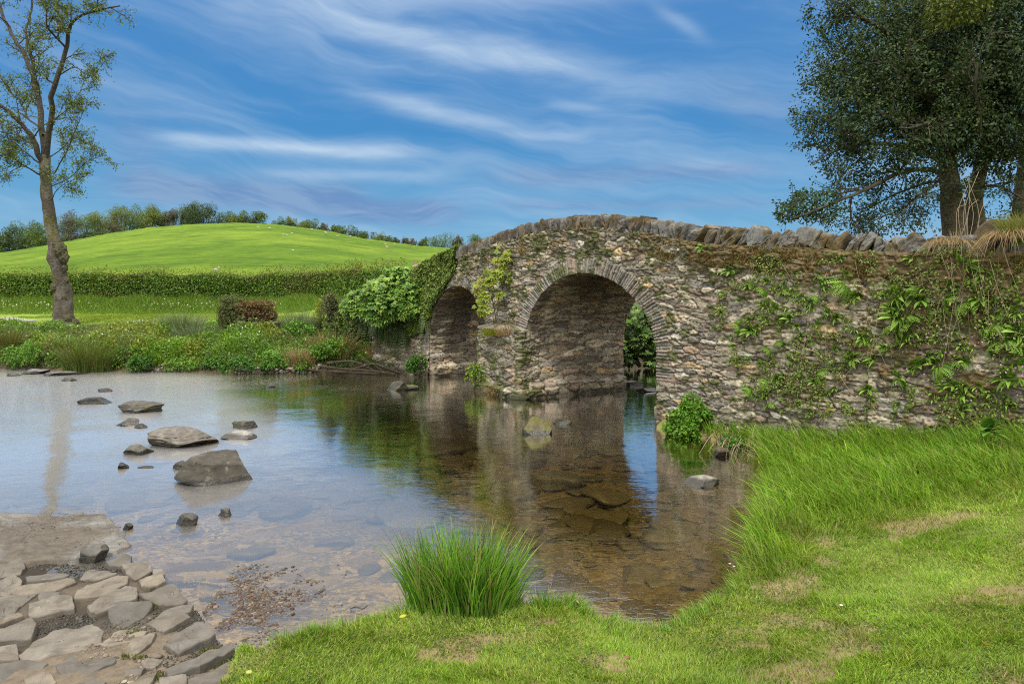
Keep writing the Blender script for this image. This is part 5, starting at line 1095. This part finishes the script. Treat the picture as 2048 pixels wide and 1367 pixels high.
# ivied post, sycamore bush, hanging ferns, revetment, roots
shrub('ivied_stump', 668, 660, 46, 96, 20.7, 4200, .055, .04, [(.08, .09, .04), (.11, .12, .06), (.06, .08, .025)], 301, 'grey ivy covered stump left of the sycamore bush', 'stump', depth=.8, nb=8)
shrub('ivied_stump', 715, 668, 66, 96, 20.6, 5400, .055, .04, [(.07, .085, .03), (.10, .10, .045), (.05, .065, .02)], 303, 'thicker ivy covered stump touching the sycamore bush', 'stump', depth=.8, nb=8)
shrub('yellow_shrub', 648, 650, 46, 80, 21.3, 900, .07, .05, [(.22, .24, .03), (.16, .20, .025)], 305, 'sparse yellow green shrub at the left of the ivy stumps', 'shrub', nb=5)
sy = shrub('sycamore_bush', 795, 664, 124, 140, 19.0, 600, .12, .1, DEEP, 311, 'big sycamore bush with broad pale leaves left of the bridge', 'bush', nb=6)
def broad(blobs, n, size, cols, tilt=.7, face=(0, -.45, .8)):
    """palmate leaves: five-lobed flat fans"""
    b = np.array(blobs, float); k = rng.integers(0, len(b), n); d = rand_dirs(n); d[:, 1] = -np.abs(d[:, 1]) * .9 + .1; q = b[k, :3] + d * b[k, 3:] * rng.uniform(.75, 1.05, (n, 1))
    Nn = norm(np.array(face) + rand_dirs(n) * .35); D0 = norm(np.cross(Nn, rand_dirs(n))); D0 = norm(D0 + d * .8 + [0, 0, -.35]); S = norm(np.cross(D0, Nn)); C = pal(cols, n, .25); L = size * rng.uniform(.6, 1.25, n); parts = []
    for a, l in ((0, 1), (.62, .82), (-.62, .82), (1.35, .55), (-1.35, .55)):
        parts.append(leaves(q, D0 * math.cos(a) + S * math.sin(a), Nn, L * l, L * .42, C, .06))
    return cat_meshes(parts)
bl = [(0, -.1, 1.35, .55, .5, .28), (-.28, -.3, 1.0, .42, .45, .32), (.32, -.3, 1.05, .45, .4, .3), (-.1, -.5, .75, .6, .35, .3), (.35, -.5, .65, .38, .3, .22), (.05, 0, 1.62, .35, .3, .16), (-.55, -.2, 1.2, .3, .3, .2), (-.45, -.5, .45, .3, .2, .2), (-.95, -.3, .95, .35, .3, .22), (-1.2, -.2, .7, .3, .25, .2), (-.8, -.4, .6, .35, .25, .2), (.7, -.3, .8, .25, .25, .2), (.75, -.3, 1.3, .2, .2, .15)]
V, Fq, C = broad(bl, 1900, .16, [(.18, .33, .05), (.13, .26, .04), (.25, .39, .07), (.07, .15, .028)]); mk('broad_leaves', V, Fq, M['leaf'], C, sy)
# sparse dark background foliage over the abutment wall
def on_wall(s0, s1, z0, z1, n, off=.05):
    s_ = rng.uniform(s0, s1, n); z = rng.uniform(z0, z1, n); return s_, z
def wall_leaves(name, s_, z, L, W, cols, off, label, cat, hang=.6, mat='leaf', kind=None, thick=.10):
    for a in ARCH: k = archq(s_, z, a) > 1.02; s_, z = s_[k], z[k]
    k = z < ztop(s_) + .16 * fbm(s_ * 5, z * 2, None, 3, 12); s_, z = s_[k], z[k]; n = len(s_); X, Y, nx, ny = plan(s_); o = off + rng.random(n) * thick * (.2 + 1.9 * fbm(s_ * 3, z * 3, None, 3, 9))
    N3 = np.stack([nx, ny, 0 * nx], 1); D = norm(rand_dirs(n) * .6 + [0, 0, -hang] + N3 * .25)
    V, Fq, C = leaves(np.stack([X + nx * o, Y + ny * o, z], 1), D, norm(N3 + rand_dirs(n) * .45 + [0, 0, .3]), L * rng.uniform(.6, 1.3, n), W * rng.uniform(.6, 1.3, n), cols(s_, z, n) if callable(cols) else pal(cols, n), .1)
    return tag(mk(name, V, Fq, M[mat], C), label=label, cat=cat, kind=kind)
s_, z = on_wall(s_of(770), s_of(922), .75, 3.7, 60000); x = x_of(s_); yy = YH - (z - H) * F / Yw(x)
rng2 = fbm(s_ * 2.5, z * 2.5, None, 3, 8); bound = np.interp(yy, [480, 520, 560, 590, 640, 680, 720], [922, 918, 906, 884, 862, 852, 840]) + 22 * (rng2 - .5); k = (x < bound) & (z > .95 + .5 * rng2); s_, z = s_[k], z[k]
wall_leaves('ivy_drape', s_, z, .06, .055, lambda s, z, n: pal([(.10, .18, .025), (.15, .23, .03), (.06, .11, .018), (.21, .26, .04)], n, .25), .03, 'ivy sheet draped over the left end of the bridge', 'ivy', .8)
# hanging ferns on the revetment
def fern(fr_n, L, seed, hang=.8, spread=1.0, dirv=(0, -1), cols=DEEP):
    rg = np.random.default_rng(seed); parts = []
    for i in range(fr_n):
        a = math.atan2(dirv[1], dirv[0]) + rg.normal(0, spread); l = L * rg.uniform(.6, 1.15); up = rg.uniform(.1, .7)
        t = np.linspace(0, 1, 14)[:, None]; d = np.array([math.cos(a), math.sin(a), 0]); p = d * l * t * .8 + np.array([0, 0, 1.]) * l * (up * t - (hang + up) * t ** 2)
        T = norm(np.gradient(p, axis=0)); S = norm(np.cross(T, [0, 0, 1.])); w = (np.sin(t[:, 0] * math.pi * .93 + .12)) * l * .17; col = pal(cols, 1, .2)
        for sg in (-1, 1): parts.append(leaves(p[1:], S[1:] * sg + T[1:] * .35 + [0, 0, -.12], norm(np.cross(T, S))[1:] * 1, w[1:] + .01, l * .07, np.repeat(col, 13, 0), .05))
    return cat_meshes(parts)
FP = [fern(16, .40, 900 + i, 1.15, 1.0, cols=[(.06, .10, .025), (.09, .13, .03), (.04, .07, .018)]) for i in range(3)]; FM = []
for i, (V, Fq, C) in enumerate(FP): o = mk('hanging_fern', V, Fq, M['leaf'], C); FM.append(o)
cnt = 0
for i in range(34):
    x = rng.uniform(690, 852); y = rng.uniform(622, 672) - (18 if x < 740 else 0) ; Yd = float(Yw(max(x, 746))) - .16 if x > 745 else 20.1 + (745 - x) * .006
    p = at(x, y, Yd); o = FM[i] if i < 3 else FM[i % 3].copy()
    if i >= 3: SC.collection.objects.link(o)
    o.location = p; o.rotation_euler = (0, 0, rng.uniform(-.5, .3)); o.scale = (rng.uniform(.75, 1.2),) * 3
    tag(o, label='dark fern with fronds hanging down the bank wall left of the bridge', cat='fern', group='ferns hanging beside the left arch')
shrub('bank_scrub', 700, 690, 150, 92, 20.3, 6500, .07, .05, [(.10, .17, .03), (.07, .12, .025), (.14, .18, .04)], 331, 'mounded green scrub below the ivy covered stumps', 'scrub', depth=.4, nb=10)
shrub('bank_scrub', 775, 665, 150, 80, 19.75, 5200, .07, .045, [(.035, .055, .018), (.05, .08, .02), (.06, .06, .03)], 330, 'dark tangled scrub behind the hanging ferns', 'scrub', depth=.4, nb=9)
parts = []
for i, (pts, r0) in enumerate([([(640, 732), (690, 738), (740, 741), (790, 748)], .05), ([(655, 726), (700, 722), (728, 730), (750, 742)], .045), ([(700, 742), (740, 728), (770, 734), (800, 745)], .04), ([(665, 742), (720, 745), (760, 747)], .05), ([(720, 716), (745, 728), (770, 744)], .03), ([(610, 738), (650, 742), (690, 744)], .035)]):
    P = np.array([at(x, y, 19.35 - .004 * (x - 640)) for x, y in pts]); parts.append(tube(smoothline(P, 24), np.linspace(r0, r0 * .5, 24), 8, (.045, .036, .02), .4, seed=i))
V, Fq, C = cat_meshes(parts); tag(mk('exposed_roots', V, Fq, M['bark'], C), label='mossy exposed roots along the waterline left of the bridge', cat='roots')

# sapling and plants on the pier ledge
def sapling(name, stems, leafpx, Y0, size, cols, label, per=16, off=0):
    b = at(stems[0][0][0], stems[0][0][1], Y0); t = empty(name, b, label=label, cat='sapling'); out = []
    for st in stems: out.append((np.array([at(x, y, Y0 - .25 * math.sin(i)) - b for i, (x, y) in enumerate(st)]) if False else smoothline([at(x, y, Y0 - .06 * i) - b for i, (x, y) in enumerate(st)], 12), np.linspace(.014, .005, 12), 5))
    tubes_obj('stem', out, t, M['bark'], np.array([.10, .07, .04]), 0)
    bl = [tuple(at(x, y, Y0 - .15) - b) + (r / F * Y0,) * 3 for x, y, r in leafpx]; V, Fq, C = broad(bl, per * len(bl), size, cols, face=(-.2, -.7, .6)); mk('leaves', V, Fq, M['leaf'], C, t); return t
LIME = [(.24, .30, .025), (.19, .26, .02), (.30, .33, .04)]
sapling('lime_sapling', [[(993, 648), (985, 600), (970, 560), (965, 540)], [(1010, 615), (1004, 570), (1000, 530), (1003, 505)], [(985, 600), (968, 585), (958, 578)], [(1004, 570), (1025, 570), (1045, 572)], [(988, 625), (968, 632), (960, 620)]],
    [(1003, 508, 15), (1012, 518, 12), (992, 535, 14), (1006, 548, 14), (978, 550, 12), (958, 572, 10), (970, 590, 10), (960, 610, 10), (968, 620, 8), (985, 565, 10), (1035, 570, 8), (1000, 590, 6)], float(Yw(1000)) - .35, .125, LIME, 'thin lime green sapling growing from the ledge between the two arches', 15)
shrub('small_bush', 958, 752, 58, 56, float(Yw(965)) - .35, 520, .055, .04, LIME + FRESH, 340, 'small yellow green bush in the water mouth of the left arch', 'bush', nb=6, zbase=.1)
for x, y, w_, h_, n_, c_, lab in ((1000, 668, 60, 26, 500, LIME, 'yellow green weeds on the ledge of the pier'), (1025, 668, 60, 26, 340, STRAW, 'straw coloured grass hanging over the pier ledge'), (1003, 792, 50, 40, 520, STRAW, 'dry grass tuft at the foot of the pier'), (998, 786, 30, 24, 160, LIME, 'green tuft beside the dry grass at the pier foot'), (1047, 508, 14, 30, 160, STRAW, 'small straw tuft hanging high on the spandrel')):
    tussock(x, y, w_, h_, n_, c_, lab, .010, .9, float(Yw(x)) - (.22 if y > 600 else .08), .9, 'weeds', 'wall_weeds')
# bright shrub and brambles at the right abutment
sh = shrub('leafy_shrub', 1374, 893, 122, 118, 10.75, 12500, .055, .038, FRESH + [(.16, .30, .03)], 350, 'bright leafy shrub at the foot of the wall beside the main arch', 'shrub', nb=12)
shrub('bramble_patch', 1470, 905, 100, 44, 10.0, 2600, .04, .028, FRESH + DEEP, 351, 'low bramble growth between the leafy shrub and the long grass', 'brambles', nb=9)
shrub('bramble_patch', 1560, 890, 90, 34, 9.7, 1500, .04, .026, FRESH + OLIVE, 352, 'thin green growth at the wall foot above the long grass', 'brambles', nb=7)
parts = []; rg = np.random.default_rng(3)
for i in range(46):
    x0, y0 = rg.uniform(1425, 1545), rg.uniform(868, 925); L = rg.uniform(50, 120); a = rg.normal(.25, .45); Yd = 10.0 - (x0 - 1425) * .006 + rg.uniform(-.3, .1)
    P = [at(x0, y0, Yd), at(x0 - L * .3 + 20, y0 - 12 + L * .2 * a, Yd - .1), at(x0 - L * .6 + 60 * rg.random(), y0 + L * (.25 + .4 * a), Yd - .25)]; parts.append(tube(smoothline(P, 10), np.linspace(.006, .003, 10), 4, pal([(.33, .27, .19), (.22, .16, .11)], 1)[0]))
V, Fq, C = cat_meshes(parts); tag(mk('dead_twigs', V, Fq, M['dry'], C), kind='stuff', label='tangle of pale dead bramble stems over the river edge', cat='dead twigs')
# trees seen through the main arch
sb = shrub('sycamore_bush', 1285, 752, 190, 110, 20.6, 3500, .16, .13, [(.03, .06, .018), (.045, .085, .02)], 360, 'dark broad leaved bush seen through the main arch', 'bush', nb=12, zbase=.1)
bl = [(rng.uniform(-1.2, 1.0), rng.uniform(-.9, -.3), rng.uniform(.2, 1.75), .5, .4, .3) for _ in range(16)]
V, Fq, C = broad(bl, 900, .17, [(.11, .20, .035), (.07, .14, .025), (.15, .25, .04)]); mk('broad_leaves', V, Fq, M['leaf'], C, sb)
for i, (x, Yd, lab) in enumerate(((1200, 25, 'dark bush on the upstream bank behind the bridge'), (1370, 22, 'second dark bush on the upstream bank behind the bridge'))): shrub('bank_bush', x, 700, 160, 70, Yd, 2500, .14, .1, DEEP, 370 + i, lab, 'bush', zbase=.4, nb=8)

# ------------------------------------------------------------------ plants rooted in the right-hand wall
def rosette(nl, L, seed, cols, wide=.26):
    rg = np.random.default_rng(seed); parts = []
    for i in range(nl):
        a = rg.uniform(0, 2 * np.pi); u_ = rg.uniform(.1, 1.0); d = norm(np.array([math.cos(a), -.75 - .3 * rg.random(), math.sin(a) * .75 + .42])); l = L * rg.uniform(.55, 1.15)
        side = norm(np.cross(d, [0, 0, 1.])); upv = np.cross(side, d); t = np.linspace(0, 1, 5)[:, None]; p = d * l * t + upv * l * .12 * np.sin(t * 3) - np.array([0, 0, 1.]) * l * rg.uniform(.0, .35) * t ** 2
        w = l * wide * np.array([.18, .8, 1.0, .62, .03])[:, None] * .5; fold = upv * l * .04 * np.array([0, 1, 1, .6, 0])[:, None]
        V = np.stack([p - side * w + fold, p, p + side * w + fold], 1).reshape(-1, 3); c = pal(cols, 1, .18); parts.append((V, [gridfaces(5, 3)], c * (1 + .0 * V[:, :1])))
    return cat_meshes(parts)
RC = [(.22, .38, .05), (.17, .31, .04), (.29, .43, .08), (.11, .22, .03)]
RP = [mk('wall_plant', *rosette(15, .17, 1, RC)[:2], M['leaf'], None) if False else None]
protos = []
for i, (nl, L) in enumerate(((13, .13), (18, .15), (10, .11), (22, .13), (16, .17), (9, .14), (26, .11))):
    V, Fq, C = rosette(nl, L, i + 20, RC, (.24, .34, .20, .28, .18, .40, .30)[i]); protos.append(mk('wall_plant', V, Fq, M['leaf'], C))
RZ = [(120, 620, .8), (160, 410, 1), (105, 415, .8), (250, 490, .9), (330, 590, 1.1), (400, 600, 1.1), (360, 575, .9), (430, 510, 1), (330, 505, .9), (460, 650, 1), (260, 710, 1.1), (230, 730, .8), (520, 740, .9), (600, 690, 1), (620, 740, .8), (640, 480, 1), (655, 500, .9), (740, 480, 1.4), (710, 470, 1), (800, 540, 1.1), (790, 710, 1),
 (700, 650, 1.1), (660, 630, .9), (690, 800, .7), (330, 880, .9), (600, 930, 1.1), (400, 770, .8), (270, 1010, .7), (780, 850, .9), (870, 860, 1.2), (930, 790, 1), (1020, 540, 1.6), (1060, 560, 1.4), (1000, 640, 1.6), (1060, 650, 1.5), (1030, 700, 1.5), (1060, 770, 1.2), (980, 600, 1.2), (1090, 720, 1.2), (1130, 560, 1.1), (1020, 950, 1.1), (1050, 985, 1),
 (850, 1010, 1.0), (1050, 1090, .9), (1220, 890, 1.2), (1190, 880, 1), (1280, 990, 1), (1180, 1060, 1), (1340, 1110, 1), (1560, 970, 1.4), (1530, 955, 1.1), (1570, 1080, 1), (1240, 570, 1.3), (1330, 580, 1.4), (1290, 560, 1.2), (1420, 560, 1.5), (1450, 550, 1.3), (1380, 590, 1.1), (1370, 370, 1.4), (1410, 400, 1.2), (1600, 720, 1.6), (1560, 760, 1.3), (1500, 680, 1.3), (1450, 690, 1.1), (1080, 350, .9), (1050, 360, .8), (20, 290, .8),
 (90, 700, .7), (180, 790, .6), (570, 600, 1), (840, 760, .9), (600, 540, .8), (490, 500, .8), (1130, 890, 1), (1380, 800, 1), (1320, 790, .9), (1620, 560, 1), (1590, 270, .9), (500, 690, .7), (900, 520, .8), (950, 690, 1.1), (1600, 830, 1.2), (470, 870, .5), (160, 510, .7), (720, 350, .7), (1240, 1000, .8), (980, 1130, .7), (340, 460, .7)]
_r = np.random.default_rng(12); RZ += [(float(_r.uniform(150, 1630)), float(_r.uniform(420, 1100)), float(_r.uniform(.45, .95))) for _ in range(150)]
for i in range(2):
    V, Fq, C = fern(15, .16, 940 + i, .5, 1.5, cols=RC); protos.append(mk('wall_plant', V, Fq, M['leaf'], C))
big_lab = {31: 'largest leafy plant cluster high on the right wall, its top rosette', 33: 'broad leafy rosette in the middle of the largest wall cluster', 49: 'leafy rosette at the lower far right of the wall', 29: 'leafy rosette left of the dark seam low on the wall', 25: 'lone pale star shaped rosette low on the bare masonry', 58: 'big rosette just below the coping at right'}
for i, (zx, zy, sc) in enumerate(RZ):
    x, y = 1400 + zx / 2.53, 380 + zy / 2.53; s_ = float(s_of(x)); X, Y, nx, ny = plan(np.array([s_])); z = H + (YH - y) / F * float(Yw(x))
    o = protos[i] if i < 9 else protos[i % 9].copy()
    if i >= 9: SC.collection.objects.link(o)
    o.location = (X[0] + nx[0] * .05, Y[0] + ny[0] * .05, z); o.rotation_euler = (rng.uniform(-.2, .3), rng.uniform(-1.2, 1.2), math.atan2(ny[0], nx[0]) + math.pi / 2 + rng.uniform(-.2, .2)); o.scale = (sc * rng.uniform(.9, 1.35),) * 3
    if i in big_lab: tag(o, label=big_lab[i], cat='wall plant')
    else: tag(o, label='small light green leafy rosette rooted in the joints of the stone wall', cat='wall plant', group='leafy rosettes growing out of the right wall')
# creeping herbs, pink flowers, dead stalks
n = 42000; s_ = rng.uniform(s_of(1440), s_of(2200), n); z = rng.uniform(.5, 2.8, n); x = x_of(s_); k = (.5 * fbm(s_ * 2.2, z * 2.2, None, 3, 51) + .5 * fbm(s_ * 9, z * 9, None, 3, 52)) > .585 - .07 * sm(x, 1650, 1900); s_, z = s_[k], z[k]
wall_leaves('wall_creepers', s_, z, .034, .022, [(.18, .29, .045), (.11, .18, .035), (.25, .32, .06), (.13, .09, .04)], .03, 'small creeping herbs and rusty stems scattered over the right wall', 'creepers', .4, kind='stuff', thick=.09)
n = 90; s_ = rng.uniform(s_of(1800), s_of(2060), n); z = rng.uniform(.75, 1.9, n); wall_leaves('pink_flowers', s_, z, .022, .022, [(.5, .18, .42), (.6, .28, .5)], .12, 'tiny pink flowers low on the right wall', 'flowers', .1, kind='stuff')
parts = []; rg = np.random.default_rng(9)
for i in range(60):
    x = rg.choice([rg.uniform(1840, 2030), rg.uniform(1560, 2040)]); y0 = rg.uniform(450, 620) if x > 1820 else rg.uniform(500, 760); L = rg.uniform(50, 190); a = rg.normal(.1, .3); Yd = float(Yw(x)) - rg.uniform(.06, .22)
    P = [at(x, y0, Yd + .05), at(x + L * a * .5, y0 + L * .45, Yd - .05), at(x + L * a * 1.3, y0 + L, Yd)]; parts.append(tube(smoothline(P, 8), .0028, 3, pal([(.40, .33, .22), (.28, .22, .14), (.2, .14, .09)], 1)[0]))
for i in range(9):
    x = rg.uniform(1900, 1975); Yd = float(Yw(x)) + .15; P = [at(x, 475, Yd), at(x + rg.normal(0, 6), 420, Yd), at(x + rg.normal(4, 14), rg.uniform(340, 410), Yd)]; parts.append(tube(smoothline(P, 8), .003, 3, (.40, .34, .24)))
V, Fq, C = cat_meshes(parts); tag(mk('dead_stalks', V, Fq, M['dry'], C), kind='stuff', label='thin dry stalks hanging over and standing on the right wall', cat='dry stalks')
# dry grass mound on the wall top at far right
for x, y, h_, n_, c_, lab in ((2034, 474, 50, 1300, STRAW, 'big mop of dry straw grass hanging over the wall top at the far right'), (2046, 462, 44, 500, [(.12, .17, .03), (.2, .2, .05)], 'green grass crown on top of the dry straw mop'), (1905, 486, 34, 500, STRAW, 'dry grass fringe on the coping below the tree trunks')):
    tussock(x, y, 90 if x > 1950 else 80, h_, n_, c_, lab,   .006, 1.7 if c_ is STRAW else .6, float(Yw(x)) - .05, 1.0 if c_ is STRAW else .5, 'grass tuft', 'dry_grass')
V, Fc = rock(77, 1.1, .9, .55, 4, 6, .2); mk_ = mk('earth_mound', V + at(2060, 480, 8.2), [Fc], M['earth'], (.10, .08, .045)); tag(mk_, label='earthy hump on the wall top under the dry grass', cat='mound')
# broad dock leaves in the long grass
V, Fq, C = rosette(16, .26, 88, [(.10, .22, .03), (.14, .27, .04)], .42); o = mk('dock_plant', V, Fq, M['leaf'], C); o.location = gp(1975, 905, 5) + np.array([0, 0, .22]); tag(o, label='broad leaved dock plant in the long grass near the wall foot', cat='weed')
# rail fence by the bridge end
fe = empty('rail_fence', at(845, 545, 20.5), label='short weathered rail fence behind the sycamore bush', cat='fence'); q = np.array(fe.location)
for (x, y0, y1) in ((832, 522, 560), (862, 520, 560)): V, Fq, C = tube([at(x, y1, 20.5) - q, at(x, y0, 20.5) - q], .055, 6, (.26, .20, .13)); mk('post', V, Fq, M['wood'], C, fe)
V, Fq, C = tube([at(826, 534, 20.4) - q, at(868, 520, 20.4) - q], .05, 6, (.30, .23, .15)); mk('rail', V, Fq, M['wood'], C, fe)

# ---- fallen leaves, daisies and a twig on the lawn
for i, (x, y, c_, lab) in enumerate([(798, 1250, (.55, .50, .05), 'yellow fallen leaf on the lawn left of the sedge clump'), (1157, 1222, (.42, .30, .22), 'pale brown fallen leaf in the lawn near the water'), (1316, 1226, (.30, .13, .07), 'reddish fallen leaf at the lawn edge above the dark shallows'),
    (1248, 1330, (.25, .15, .08), 'brown fallen leaf in the middle foreground lawn'), (1958, 985, (.12, .05, .04), 'dark fallen leaf on the lawn at the right'), (1985, 1312, (.4, .36, .1), 'yellowish fallen leaf in the lower right lawn'), (560, 1290, (.30, .22, .14), 'small tan fallen leaf in the left corner of the lawn'), (492, 1362, (.5, .5, .15), 'pale yellow leaf where the lawn meets the paving')]):
    p = gp(x, y); L = .045; t = np.linspace(0, 1, 6)[:, None]; w_ = L * .5 * np.sin(t * 3.0 + .07); ax = np.array([1., .3, .12]); sd = np.array([-.25, .95, .1])
    V = np.stack([ax * L * t - sd * w_ * .5 + [0, 0, .008], ax * L * t + np.array([0, 0, .004]) * np.sin(t * 6), ax * L * t + sd * w_ * .5 + [0, 0, .010]], 1).reshape(-1, 3)
    o = mk('fallen_leaf', V, [gridfaces(6, 3)], M['leaf'], c_); o.location = p + np.array([0, 0, .045]); o.rotation_euler = (.25, 0, i * 1.7); tag(o, label=lab, cat='leaf')
for x, y, lab in ((1458, 1150, 'small white flower at the water edge of the lawn'), (1466, 1156, 'white flower just right of the small white one'), (1680, 1240, 'lone white daisy in the right lawn')):
    p = gp(x, y); t_ = empty('daisy', p, label=lab, cat='flower'); V, Fq, C = tube([(0, 0, 0), (.004, 0, .05), (.006, -.004, .09)], .0015, 4, (.1, .2, .03)); mk('stem', V, Fq, M['leaf'], C, t_)
    a = np.linspace(0, 6.28, 11)[:-1]; D = np.stack([np.cos(a), np.sin(a) * .8, .35 + 0 * a], 1); V, Fq, C = leaves(np.repeat([[.006, -.004, .09]], 10, 0), D, np.repeat([[0, -.3, 1.]], 10, 0), .013, .006, np.repeat([[.75, .75, .72]], 10, 0), .05); mk('petals', V, Fq, M['dry'], C, t_)
p = gp(700, 1222); V, Fq, C = tube(smoothline([(0, 0, 0), (.04, .01, .012), (.09, -.02, .01), (.12, .01, .02)], 10), .004, 5, (.10, .07, .045)); o = mk('twig', V, Fq, M['bark'], C); o.location = (p[0], p[1], .012); tag(o, label='short dark twig lying at the edge of the shallows by the lawn', cat='twig')
